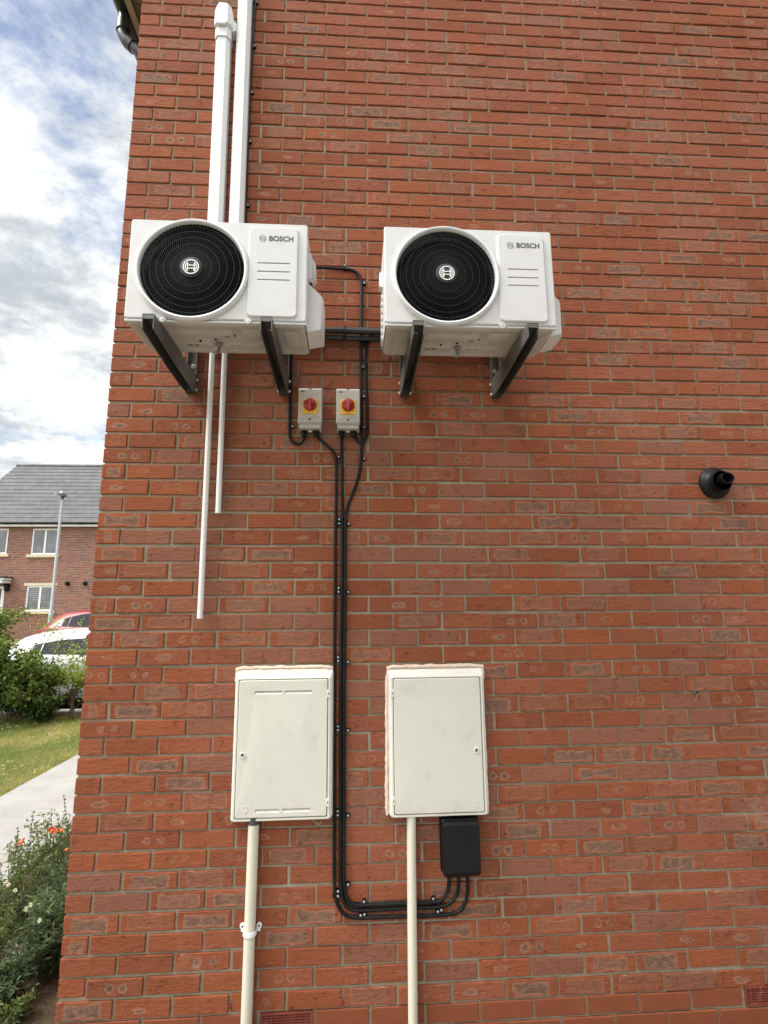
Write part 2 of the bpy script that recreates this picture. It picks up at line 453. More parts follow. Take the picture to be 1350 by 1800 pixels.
def ground_mat(name, c1, c2, c3, s=4.0, bump=.02, bs=40):
    m, b, p = mat(name); pos = b.pos()
    n = b.noise(pos, s, 8, .65); n2 = b.noise(pos, s*14, 6, .7)
    c = b.mix(b.lin(n, .35, .65), c1, c2); c = b.mix(b.sstep(n2, .45, .7)*.6, c, c3)
    b.link(c, p.inputs['Base Color']); setp(p, Roughness=.95, Specular_IOR_Level=.1)
    b.link(b.bump(b.noise(pos, bs, 6, .7), bump), p.inputs['Normal']); return m
M['soil'] = ground_mat('garden_soil', (.085, .058, .036), (.14, .10, .065), (.05, .034, .022), 5, .03, 30)
M['turf'] = ground_mat('turf', (.11, .13, .04), (.26, .22, .09), (.07, .08, .03), 1.7, .02, 60)
M['asphalt'] = ground_mat('asphalt', (.05, .05, .052), (.065, .064, .064), (.035, .035, .036), 2, .006, 200)
M['blockpave'] = ground_mat('drive_paving', (.16, .14, .13), (.21, .19, .17), (.11, .10, .09), 2, .006, 80)
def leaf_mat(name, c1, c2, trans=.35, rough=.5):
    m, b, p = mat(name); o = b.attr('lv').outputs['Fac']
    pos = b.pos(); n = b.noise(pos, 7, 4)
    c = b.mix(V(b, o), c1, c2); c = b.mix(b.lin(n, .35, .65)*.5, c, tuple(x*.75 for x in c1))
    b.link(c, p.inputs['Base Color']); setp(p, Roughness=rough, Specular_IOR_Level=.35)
    tr = b.new('ShaderNodeBsdfTranslucent'); b.link(b.mix(1.0, c, (1.3, 1.4, .6), 'MULTIPLY'), tr.inputs[0])
    mx = b.new('ShaderNodeMixShader'); mx.inputs[0].default_value = trans
    out = m.node_tree.nodes['Material Output']
    b.link(p.outputs[0], mx.inputs[1]); b.link(tr.outputs[0], mx.inputs[2]); b.link(mx.outputs[0], out.inputs[0])
    return m
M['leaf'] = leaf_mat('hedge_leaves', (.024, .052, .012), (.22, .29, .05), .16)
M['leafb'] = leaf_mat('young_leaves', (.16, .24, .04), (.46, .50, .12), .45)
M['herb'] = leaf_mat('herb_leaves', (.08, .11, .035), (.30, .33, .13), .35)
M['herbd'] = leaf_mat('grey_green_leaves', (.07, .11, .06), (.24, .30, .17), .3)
M['blades'] = leaf_mat('grass_blades', (.17, .25, .04), (.58, .50, .20), .35)
M['petal'] = leaf_mat('orange_red_petals', (.55, .035, .012), (.75, .09, .02), .3)
M['petalw'] = leaf_mat('white_petals', (.75, .74, .68), (.85, .84, .78), .3)
M['yolk'] = simple('yellow_flower_centre', (.65, .42, .05), .7, var=.1)
M['stem'] = simple('green_stem', (.10, .13, .06), .7, var=.2)
M['drystem'] = simple('dry_stem', (.33, .28, .17), .8, var=.2)

# ================================================================== GROUND
def gz(x, y):
    t = min(1, max(0, (y-9.5)/11.0)); return -.06+.62*t
def sheet(name, x0, x1, y0, y1, nx, ny, dz, m, kind='structure', jit=0):
    mb = MB(); vs = []; fs = []
    for j in range(ny+1):
        for i in range(nx+1):
            x = x0+(x1-x0)*i/nx; y = y0+(y1-y0)*j/ny
            vs.append((x, y, gz(x, y)+dz+(noise.noise(Vector((x*3, y*3, 0)))*jit if jit else 0)))
    for j in range(ny):
        for i in range(nx):
            a = j*(nx+1)+i; fs.append((a, a+1, a+nx+2, a+nx+1))
    mb.add(vs, fs, 0, True); return tag(mb.build(name, m, fix=False, autosm=False), kind=kind)
def big_ground():
    xs = [-400, -120, -60, -40]+[-30+2*i for i in range(26)]+[30, 60, 120, 400]
    ys = [-120, -40, -20, -8, -4, 0, 4, 8]+[9+i for i in range(14)]+[26, 34, 60, 120, 500]
    mb = MB(); mb.add([(x, y, gz(x, y)-.14) for y in ys for x in xs],
        [(j*len(xs)+i, j*len(xs)+i+1, (j+1)*len(xs)+i+1, (j+1)*len(xs)+i) for j in range(len(ys)-1) for i in range(len(xs)-1)], 0, True)
    return tag(mb.build('ground', M['turf'], fix=False, autosm=False), kind='structure')
big_ground()
sheet('planting_bed', -1.10, .02, -.9, 8, 30, 90, -.002, M['soil'], jit=.018)
# concrete path slabs
mb = MB(); yy = -2.6
for L_ in (.9, .9, .9, .49, .9, .49, .9, .49, .9, .9, .9, .9):
    mb.box(-2.205, -1.105, yy+.004, yy+L_-.004, -.12, -.035, bev=.004, seg=1); yy += L_
tag(mb.build('path', M['path']), kind='structure')
sheet('side_path', .02, 9, -4.5, -.35, 12, 8, .006, M['path'])
sheet('gravel_strip', .02, 9, -.35, .02, 60, 4, .004, M['soil'], jit=.012)
sheet('lawn', -9.0, -2.21, -2.5, 7.25, 70, 90, -.004, M['turf'], jit=.03)
sheet('road', -60, 40, 7.75, 12.6, 60, 10, -.10, M['asphalt'])
sheet('driveway', -14, -3, 12.7, 18.5, 10, 8, -.10, M['blockpave'])
mb = MB()
for i in range(22): mb.box(-16+i*.915, -16+i*.915+.905, 7.62, 7.745, -.25, -.03, bev=.012)
tag(mb.build('kerb', M['kerb']), kind='structure')
mb = MB(); mb.box(-9, -2.21, 7.30, 7.35, -.2, .0, bev=.004)
tag(mb.build('timber_edging', M['timber']), kind='structure')

# ================================================================== BRICK HOUSE
house = empty('brick_house', (0, 0, 0), 'large red brick house whose gable wall carries the air conditioners and meter boxes', 'house')
CORR = {}
Lc = [-.007,-.003,0,-.001,-.002,-.001,.002,.001,0,-.002,-.003,-.002,-.003,-.001,-.006,-.002,.001,.004,.001,.001,.005,.006,.008,.008,.010,.013,.013,.015,.017,.014,.012,.010,.009,.008,.010,.010,.009,.009,.008,.005,.003,.001,-.002,-.004,-.005,-.005,-.004,-.005,-.003,0,.002,.003,.004,.001,.001,.003,.005,.007,.007,.005,.005,.001,.006,.004,0]
Rc = [-.009,0,-.007,-.008,-.007,-.004,.001,.007,.008,.005,.006,.001,.001,-.002,-.002,-.005,-.003,.001,.003,.003,.005,.007,.009,.008,.009,.010,.014,.012,.014,.014,.011,.009,0,-.002,0,.001,-.002,-.004,-.006,-.008,-.012,-.012,-.014,-.015,-.015,-.013,-.013,-.011,-.008,-.006,-.005,-.004,-.002,-.006,-.008,-.005,-.006,-.005,0,-.007,-.007,-.004,-.006,-.002,-.014]
def course_z(i, x):
    j = min(64, max(0, i)); t = max(0, min(1, x/3.1))
    k0, k1 = max(0, j-1), min(64, j+1)
    l = (Lc[k0]+Lc[j]*2+Lc[k1])/4; r = (Rc[k0]+Rc[j]*2+Rc[k1])/4
    if i < 0: f = max(0, 1+i/10); l *= f; r *= f
    if i > 64: l *= .3; r *= .3
    return (66-i)*.075+l*(1-t)+r*t
AIRX = [(.7925, 1.0025), (2.8175, 3.0275)]
def brick_wall():
    mb = MB(); loc = []; rnd = []
    def panel(tr, L_, H, lz_at, detail, rv, mi, zf):
        us = [0, .0026]+([L_*k/8 for k in range(1, 8)] if detail and L_ > .15 else ([L_*k/4 for k in range(1, 4)] if detail else []))+[L_-.0026, L_]
        ws = [0, .0026]+([H*.33, H*.66] if detail else [])+[H-.0026, H]
        nu, nw = len(us), len(ws); vs = []; lc = []
        tx, tz, off = random.gauss(0, .003), random.gauss(0, .004), random.gauss(0, .0011)
        for jw, w in enumerate(ws):
            for iu, u in enumerate(us):
                ed = iu in (0, nu-1) or jw in (0, nw-1)
                P = tr(u, 0, 0); q = Vector((P[0]+P[1], w+lz_at+zf(u)*1.0, 3.3))
                d = noise.noise(q*28)*.0012+noise.noise(q*9)*.0008 if detail else 0
                e1 = noise.noise(q*40+Vector((5, 5, 5)))*.0022 if (detail and ed) else 0
                y = off+tx*(u-L_/2)*.3+tz*(w-H/2)*.3+d+(.0022+abs(e1)*.8 if ed else 0)
                vs.append(tr(u+(e1 if iu in (0, nu-1) else 0), y, zf(u)+w+(e1*.8 if jw in (0, nw-1) else 0)))
                lc.append((u-L_/2, w-H/2, L_/2))
        fs = [(j*nu+i, j*nu+i+1, (j+1)*nu+i+1, (j+1)*nu+i) for j in range(nw-1) for i in range(nu-1)]
        bd = [i for i in range(nu)]+[j*nu+nu-1 for j in range(1, nw)]+[(nw-1)*nu+i for i in range(nu-2, -1, -1)]+[j*nu for j in range(nw-2, 0, -1)]
        o = len(vs)
        for k in bd:
            iu, jw = k % nu, k//nu; vs.append(tr(us[iu], .014, zf(us[iu])+ws[jw])); lc.append(lc[k])
        n = len(bd)
        fs += [(bd[k], o+k, o+(k+1) % n, bd[(k+1) % n]) for k in range(n)]
        mb.add(vs, fs, mi, False)
        for i in range(len(mb.sm)-len(fs), len(mb.sm)): mb.sm[i] = True
        loc.extend(lc); rnd.extend([rv]*len(vs))
    XW = 7.0
    for i in range(67, -46, -1):
        H = .0645
        lst = []
        if i % 2 == 0: x = 0.
        else: lst.append((0., .1025)); x = .1125
        while x < XW: lst.append((x, min(.215, XW+.2-x))); x += .225
        for (x0, L_) in lst:
            if i == 65 and any(abs(x0+L_/2-(a+c)/2) < .06 for a, c in AIRX): continue
            ztop = (66-i)*.075+.07
            lim = 5.22+(x0 if x0 < 4 else 8-x0-L_)*.75
            if ztop > lim: continue
            det = x0 < 3.5 and -6 < i
            jx = random.gauss(0, .0012) if x0 > 0 else 0
            dj = random.gauss(0, .0010)
            Hh = H+random.gauss(0, .0008)
            rv = (random.random(), random.random(), random.random(), random.random())
            # worn/darker bricks cluster in bands
            cl = noise.noise(Vector((x0*.7, i*.11, 4)))
            rv = (min(.999, max(0, rv[0]+cl*.34+(.13 if i > 30 else -.14))),)+rv[1:]
            mi = 2 if i in (65, 66, 67) else 0
            panel(lambda u, y, z, x0=x0+jx: (x0+u, y, z), L_-abs(random.gauss(0, .0012)), Hh, i*.3, det, rv, mi,
                  lambda u, i=i, x0=x0, dj=dj: course_z(i, x0+u)+dj)
        # return wall (front of the house, facing -x)
        ys = [(.0155, .087)] if i % 2 == 0 else [(.0155, .1995)]
        y = .1125 if i % 2 == 0 else .225
        while y < 8: ys.append((y, .215)); y += .225
        if (66-i)*.075 > 5.2: continue
        for (y0, L_) in ys:
            rv = (random.random(), random.random(), random.random(), random.random())
            panel(lambda u, d, z, y0=y0: (d, y0+u, z), L_, H, i*.3+7, y0 < 1.0, rv, 2 if i >= 65 else 0,
                  lambda u, i=i: course_z(i, 0))
    # mortar planes
    n0 = len(mb.v)
    out = [(.006, -.3), (XW+.2, -.3), (XW+.2, 5.25+(8-XW)*.75), (4, 8.2), (.006, 5.25)]
    holes = [[(a, .066), (c, .066), (c, .142), (a, .142)] for a, c in AIRX]
    tr = tessellate_polygon([[Vector((p[0], p[1], 0)) for p in l] for l in [out]+holes])
    flat = [p for l in [out]+holes for p in l]
    mb.add([(p[0], .0076, p[1]) for p in flat], tr, 1)
    mb.add([(.006, .0076, -.3), (.006, 8, -.3), (.006, 8, 5.25), (.006, .0076, 5.25)], [(0, 1, 2, 3)], 1)
    # back and far sides of the shell
    mb.add([(.3, 8, -.3), (XW+.2, 8, -.3), (XW+.2, 8, 5.25), (.006, 8, 5.25), (.006, 8, -.3), (XW+.2, .0058, -.3), (XW+.2, .0058, 5.25)],
           [(4, 1, 2, 3), (1, 5, 6, 2)], 1)
    loc.extend([(0, 0, .1)]*(len(mb.v)-n0)); rnd.extend([(.1, .5, .5, .5)]*(len(mb.v)-n0))
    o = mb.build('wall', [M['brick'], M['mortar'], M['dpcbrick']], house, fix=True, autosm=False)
    me = o.data
    a = me.attributes.new('loc', 'FLOAT_VECTOR', 'POINT'); a.data.foreach_set('vector', [c for v in loc for c in v])
    a = me.attributes.new('rnd', 'FLOAT_COLOR', 'POINT'); a.data.foreach_set('color', [c for v in rnd for c in v])
    me.set_sharp_from_angle(angle=math.radians(24))
    return o
brick_wall()
# mortar squeezed on a few joints, air bricks, weep vents
for a, c in AIRX:
    mb = MB(); z0, z1 = .070, .139
    mb.prism([(a, z0), (c, z0), (c, z1), (a, z1)], -.001, .02, holes=[[(a+.008, z0+.006), (c-.008, z0+.006), (c-.008, z1-.006), (a+.008, z1-.006)]])
    for k in range(6):
        zz_ = z0+.009+k*(z1-z0-.016)/5.6
        mb.add([(a+.008, .0005, zz_), (c-.008, .0005, zz_), (c-.008, .018, zz_+.006), (a+.008, .018, zz_+.006),
                (a+.008, .0005, zz_-.0028), (c-.008, .0005, zz_-.0028)], [(0, 1, 2, 3), (4, 5, 1, 0)])
    for k in range(1, 9): x_ = a+(c-a)*k/9; mb.box(x_-.0015, x_+.0015, .0, .016, z0+.006, z1-.006)
    ab = mb.build('air_brick', M['terra'], house); tag(ab, 'red louvred air brick let into the base course')
    d = MB(); d.box(a+.004, c-.004, .021, .04, z0, z1); d.build('vent_void', M['dark'], ab)
for x_, z_ in ((.672, .160), (1.118, .158), (2.688, .150)):
    mb = MB(); mb.box(x_-.005, x_+.005, -.001, .01, z_, z_+.018, bev=.001, seg=1); mb.box(x_-.0035, x_+.0035, -.003, .002, z_+.010, z_+.016)
    mb.build('weep_vent', M['terra'], house)
# eaves, soffit, fascia, gutter, roof
mb = MB(); mb.prism([(-.14, 5.235), (-.176, 5.235), (-.176, 5.42), (-.14, 5.42)], -.06, 8.0); mb.build('fascia', M['soffit'], house)
mb = MB(); mb.box(-.14, -.002, -.02, 8, 5.262, 5.275)
for k in range(120): mb.box(-.13, -.004, -.01+k*.03, .004+k*.03, 5.256, 5.2615)
mb.build('soffit', M['soffitd'], house)
mb = MB()
for (xe, sx) in ((-.20, 1), (8.2, -1)):
    nrm = Vector((-.6*sx, 0, .8))
    N_ = 17
    for k in range(N_):
        s0, s1 = k*.31, (k+1)*.31+.02
        d = Vector((.8*sx, 0, .6)); p0 = Vector((xe, 0, 5.40))+d*s0+nrm*.03; p1 = Vector((xe, 0, 5.40))+d*s1
        for y0 in (-.10,):
            vs = [(p0.x, y0, p0.z), (p0.x, 8.05, p0.z), (p1.x, 8.05, p1.z), (p1.x, y0, p1.z)]
            vs += [(v[0]-nrm.x*.02, v[1], v[2]-nrm.z*.02) for v in vs]
            mb.add(vs, [(0, 1, 2, 3), (7, 6, 5, 4), (0, 4, 5, 1), (1, 5, 6, 2), (2, 6, 7, 3), (3, 7, 4, 0)])
mb.build('roof', M['tile'], house)
g = MB(); n = 10
prof = [(-.235+.055*math.cos(PI+PI*k/n), 5.36+.055*math.sin(PI+PI*k/n)) for k in range(n+1)]
prof2 = [(-.235+.051*math.cos(2*PI-PI*k/n), 5.36+.051*math.sin(2*PI-PI*k/n)) for k in range(n+1)]
g.prism(prof+prof2, -.06, 8.0)
gut = g.build('gutter', M['pipeblack'], house)
g = MB()
sw = [(-.235, .30, 5.33), (-.235, .30, 5.20), (-.232, .30, 5.16), (-.215, .30, 5.125), (-.10, .30, 5.02), (-.06, .30, 4.985), (-.045, .30, 4.94), (-.045, .30, 0.0)]
g.tube(sw, .034, 16)
g.tube([(-.235, .30, 5.25), (-.235, .30, 5.185)], .040, 16); g.tube([(-.20, .30, 5.112), (-.165, .30, 5.08)], .0395, 16)
g.tube([(-.12, .30, 5.04), (-.085, .30, 5.008)], .0395, 16)
for zc in (4.4, 2.8, 1.2): g.tube([(-.045, .30, zc), (-.045, .30, zc+.04)], .040, 16)
g.build('downpipe', M['pipeblack'], house)

# ================================================================== OUTDOOR UNITS
def emblem(name, r, m, parent, loc, t=.001, w=.13):
    mb = MB()
    mb.prism(circ(0, 0, r, 40), -t, 0, holes=[circ(0, 0, r*(1-w), 40)[::-1]])
    ri = r*.74
    for s in (-1, 1):
        xi = .36*r; a0 = math.acos(xi/ri)
        outer = [(s*ri*math.cos(a0-2*a0*k/12), ri*math.sin(a0-2*a0*k/12)) for k in range(13)]
        rj = ri-w*r*.95; xj = xi+w*r*.85; b0 = math.acos(min(1, xj/rj))
        inner = [(s*rj*math.cos(b0-2*b0*k/10), rj*math.sin(b0-2*b0*k/10)) for k in range(11)]
        xb = xi
        mb.prism(outer, -t, 0, holes=[inner[::-1]])
    for s in (-1, 1):
        zc = s*.21*r
        mb.prism([(-.36*r, zc-.055*r), (.36*r, zc-.055*r), (.36*r, zc+.055*r), (-.36*r, zc+.055*r)], -t*.97, 0)
    o = mb.build(name, m, parent); o.location = loc; return o

def make_unit(loc, W, label):
    H, D = .443, .262
    u = empty('air_conditioner_unit', loc, label, 'air conditioner', 'white outdoor air conditioning units on the gable wall')
    cx, cz, R = W*.357, .222, .205
    # casing shell, side and top
    mb = MB()
    o = rrect(0, W, -D+.012, 0, .014, 4)
    mb.loft([[(p[0], p[1], z) for p in o] for z in (.012, H-.006)], 0, True)
    o2 = rrect(.004, W-.004, -D+.016, -.004, .012, 4)
    mb.loft([[(p[0], p[1], H-.006) for p in o], [(p[0], p[1], H) for p in o2]], 0, True, cap1=True)
    keep = [i for i, f in enumerate(mb.f) if len(f) > 4 or not all(mb.v[k][1] < -D+.013 and mb.v[k][2] < H-.005 for k in f)]   # open front behind the panel
    mb.f = [mb.f[i] for i in keep]; mb.mi = [mb.mi[i] for i in keep]; mb.sm = [mb.sm[i] for i in keep]
    mb.build('casing', M['white'], u)
    # front panel with the fan opening
    mb = MB()
    out = rrect(-.003, W+.003, .013, H+.001, .010, 4); hole = circ(cx, cz, R+.004, 72)
    mb.prism(out, -D, -D+.012, holes=[hole[::-1]])
    out2 = rrect(.001, W-.001, .017, H-.003, .008, 4)
    n = len(out)
    mb.add([(p[0], -D, p[1]) for p in out]+[(p[0], -D-.004, p[1]) for p in out2], [(k, (k+1) % n, n+(k+1) % n, n+k) for k in range(n)], 0, True)
    loops = [out2, hole[::-1]]
    tr = tessellate_polygon([[Vector((p[0], p[1], 0)) for p in l] for l in loops])
    mb.add([(p[0], -D-.004, p[1]) for l in loops for p in l], tr)
    # bottom return lip with the two screw bosses
    mb.box(-.002, W+.002, -D-.001, -D+.010, .0015, .0105, bev=.0015, seg=1)
    for xb in (.145, .475):
        mb.lathe([(.0, -.006), (.012, -.006), (.014, -.003), (.014, .004)], (xb, -D-.002, .010), n=20)
    fp = mb.build('front_panel', M['white'], u)
    for xb in (.145, .475):
        sc = MB(); sc.lathe([(.0, -.0015), (.004, -.0015), (.004, .003)], (xb, -D-.0085, .010), n=12)
        sc.build('screw', M['bolt'], fp)
    # base pan
    mb = MB(); pan = rrect(.004, W-.004, -D+.008, -.003, .022, 4)
    mb.loft([[(p[0], p[1], .016) for p in pan], [(p[0], p[1], .004) for p in pan]], 0, True)
    pan2 = rrect(.010, W-.010, -D+.014, -.009, .018, 4); pan3 = rrect(.030, W-.030, -D+.034, -.029, .015, 4)
    mb.loft([[(p[0], p[1], .004) for p in pan], [(p[0], p[1], .0) for p in pan2], [(p[0], p[1], .0) for p in pan3], [(p[0], p[1], .003) for p in rrect(.036, W-.036, -D+.040, -.035, .012, 4)]], 0, True, cap1=True)
    for (a0, a1, b0, b1) in ((.16, .40, -.20, -.135), (.43, .53, -.21, -.12), (.18, .30, -.10, -.05), (.33, .50, -.095, -.045), (.60, .66, -.2, -.07)):
        q = rrect(a0, a1, b0, b1, .015, 4); q2 = rrect(a0+.006, a1-.006, b0+.006, b1-.006, .011, 4)
        mb.loft([[(p[0], p[1], .0035) for p in q], [(p[0], p[1], -.0012) for p in q2]], 0, True, cap1=True)
    bp = mb.build('base_pan', M['pan'], u)
    for (a, b_, w_, d_) in ((.190, -.085, .020, .004), (.216, -.085, .020, .004), (.186, -.075, .020, .004), (.212, -.075, .020, .004),
                            (.365, -.083, .022, .004), (.395, -.083, .022, .004), (.245, -.118, .007, .011), (.36, -.16, .020, .005),
                            (.31, -.13, .010, .004), (.10, -.15, .014, .004), (.40, -.165, .005, .005), (.635, -.12, .006, .006), (.628, -.085, .006, .005), (.640, -.095, .006, .004)):
        sl = MB(); sl.box(a, a+w_, b_, b_+d_, -.0016, .003); sl.build('drain_slot', M['dark'], bp)
    sp = MB()
    sp.lathe([(.0, .0), (.015, .0), (.015, -.008), (.010, -.011), (.0, -.011)], (.322, -.095, .0), axis='z', n=24)
    sp.tube([(.322, -.095, -.012), (.322, -.097, -.03), (.319, -.105, -.045), (.314, -.118, -.052)], .0075, 14)
    sp.build('drain_spout', simple('grey_spout_plastic', (.24, .23, .225), .5), u)
    # fan ring
    mb = MB()
    mb.lathe([(R+.017, -.003), (R+.0165, -.012), (R+.013, -.020), (R+.008, -.0235), (R+.003, -.022), (R-.001, -.015), (R-.003, .000), (R-.003, .05)], (cx, -D-.001, cz), n=96)
    mb.build('fan_ring', M['ring'], u)
    # cavity behind
    mb = MB(); mb.lathe([(R+.003, .012), (R+.003, .10), (.0, .10)], (cx, -D, cz), n=48, smooth=True); cav = mb.build('fan_shroud', M['dark'], u)
    mb = MB()
    for k in range(3):
        a0 = 2*PI*k/3+.4; vs = []
        for i in range(9):
            r = .045+(R-.055)*i/8
            for j in range(7):
                a = a0+(j/6)*1.25+.25*math.sin(i/8*2); vs.append((cx+r*math.cos(a), -D+.040+.04*(j/6), cz+r*math.sin(a)))
        mb.add(vs, [(i*7+j, i*7+j+1, (i+1)*7+j+1, (i+1)*7+j) for i in range(8) for j in range(6)], 0, True)
    mb.lathe([(.0, .020), (.042, .022), (.048, .035), (.048, .075)], (cx, -D, cz), n=32)
    mb.build('fan_blades', M['blade'], u, fix=False)
    # grille: swept ribs and hoops
    mb = MB(); NR = 88
    def dome(r): return -.010-.012*(1-(r/R)**2)
    for k in range(NR):
        vs = []
        steps = 14; r0 = .036
        for i in range(steps+1):
            t = i/steps; r = r0+(R-.003-r0)*t; a = 2*PI*k/NR-.62*t*t-.10*t
            ca, sa = math.cos(a), math.sin(a); hw = .00085
            yq = -D+dome(r)
            vs += [(cx+r*ca+sa*hw, yq, cz+r*sa-ca*hw), (cx+r*ca-sa*hw, yq, cz+r*sa+ca*hw),
                   (cx+r*ca-sa*hw*.8, yq+.008, cz+r*sa+ca*hw*.8), (cx+r*ca+sa*hw*.8, yq+.008, cz+r*sa-ca*hw*.8)]
        fs = []
        for i in range(steps):
            for q in range(4): fs.append((i*4+q, i*4+(q+1) % 4, (i+1)*4+(q+1) % 4, (i+1)*4+q))
        mb.add(vs, fs)
    for r in (.078, .108, .138, .165, .188):
        w = .0011; yq = dome(r)
        mb.lathe([(r-w, yq-.0006), (r+w, yq-.0006), (r+w, yq+.002), (r-w, yq+.002)], (cx, -D, cz), n=72, smooth=False, close=True)
    gr = mb.build('fan_grille', M['grille'], u, fix=False)
    mb = MB(); mb.lathe([(.0, -.004), (.040, -.004), (.044, -.001), (.044, .010)], (cx, -D-.024, cz), n=48)
    bd = mb.build('badge', M['badge'], u)
    emblem('badge_emblem', .0315, M['emblem'], bd, (cx, -D-.0282, cz))
    # raised access panel with three louvre grooves
    x0, x1, z0, z1 = W*.672, W*.95, .026, .419
    mb = MB(); t = .010; yb = -D-.004
    oA = rrect(x0-.004, x1+.004, z0-.004, z1+.004, .022, 6); oB = rrect(x0, x1, z0, z1, .018, 6); oC = rrect(x0+.003, x1-.003, z0+.003, z1-.003, .0155, 6)
    mb.loft([[(p[0], yb, p[1]) for p in oA], [(p[0], yb-t*.75, p[1]) for p in oB], [(p[0], yb-t, p[1]) for p in oC]], 0, True)
    gx0, gx1 = x0+.036, x0+.036+.128; holes = []
    for zc in (.258, .221, .185):
        holes.append([(gx0, zc-.004), (gx1, zc-.004), (gx1, zc+.003), (gx0, zc+.003)])
        mb.add([(gx0, yb-t, zc+.003), (gx1, yb-t, zc+.003), (gx1, yb-t+.006, zc+.003), (gx0, yb-t+.006, zc+.003), (gx0, yb-t, zc-.004), (gx1, yb-t, zc-.004)],
               [(0, 1, 2, 3), (3, 2, 5, 4), (0, 3, 4), (1, 5, 2)])
    loops = [oC]+holes
    tr = tessellate_polygon([[Vector((p[0], p[1], 0)) for p in l] for l in loops])
    mb.add([(p[0], yb-t, p[1]) for l in loops for p in l], tr)
    ap = mb.build('access_panel', M['white'], u, fix=False)
    yl = yb-t-.0006
    emblem('small_emblem', .0145, M['inklight'], ap, (x0+.053, yl+.0003, .367), .0006, .12)
    text_part('brand_lettering', 'BOSCH', .0305, M['ink'], ap, (x0+.077, yl+.0002, .3575), .0005, .0007, 1.0)
    # right side: rear valve cover, handle and terminal cover
    mb = MB()
    cv = [(0, .005), (.060, .018), (.064, .022), (.066, .165), (.060, .180), (0, .235)]
    for (yA, yB) in ((-D+.075, -.05),):
        a = [(W+p[0], yA+.012, .004+p[1]) for p in [(0, .012), (.052, .026), (.056, .030), (.058, .160), (.052, .173), (0, .222)]]
        b2 = [(W+p[0], yA+.022, p[1]) for p in cv]; c2 = [(W+p[0], yB, p[1]) for p in cv]
        front = [(W+p[0]*.86, yA, .006+p[1]*.97) for p in cv]
        mb.loft([front, b2, c2], 0, True, cap0=True, cap1=True)
    mb.build('valve_cover', M['white'], u)
    mb = MB()
    hp = [(0, .30), (.020, .306), (.026, .318), (.026, .372), (.020, .392), (.010, .402), (0, .405)]
    mb.loft([[(W+p[0]*.9, -.105, p[1]) for p in hp], [(W+p[0], -.100, p[1]) for p in hp], [(W+p[0], -.055, p[1]) for p in hp]], 0, True, cap0=True, cap1=True)
    hp2 = [(0, .255), (.012, .258), (.017, .268), (.017, .352), (.011, .372), (0, .380)]
    mb.loft([[(W+p[0]*.9, -.185, p[1]) for p in hp2], [(W+p[0], -.178, p[1]) for p in hp2], [(W+p[0], -.115, p[1]) for p in hp2]], 0, True, cap0=True, cap1=True)
    mb.build('side_handle', M['white'], u)
    cb = MB(); cb.tube(spline([(W+.004, -.15, .268), (W+.010, -.145, .25), (W+.026, -.13, .20), (W+.032, -.125, .165)], .01), .0065, 10)
    cb.tube([(W+.022, -.134, .212), (W+.026, -.131, .200)], .009, 10)
    cb.build('mains_flex', M['cable'], u)
    # left side: coil guard and hand hold
    mb = MB()
    mb.loft([[(-q, y, z) for (q, y, z) in l] for l in (
        [(0, -.10, .275), (0, -.05, .275), (0, -.05, .355), (0, -.10, .355)], [(.014, -.095, .282), (.014, -.055, .282), (.014, -.055, .345), (.014, -.095, .345)])], 0, False, cap1=True)
    for k in range(7):
        zc = .035+k*.032
        mb.box(-.006, .001, -.085, -.012, zc, zc+.020, bev=.002, seg=1)
    mb.build('coil_guard', M['white'], u)
    return u
U1 = (.272, -.238, 2.842); U2 = (1.289, -.238, 2.848)
u1 = make_unit(U1, .698, 'white outdoor air conditioner nearest the house corner, white trunking rising behind it')
u2 = copy_tree(u1); u2.location = U2
u2['label'] = 'white outdoor air conditioner on the right, bare brick above it, scuffed at lower left'

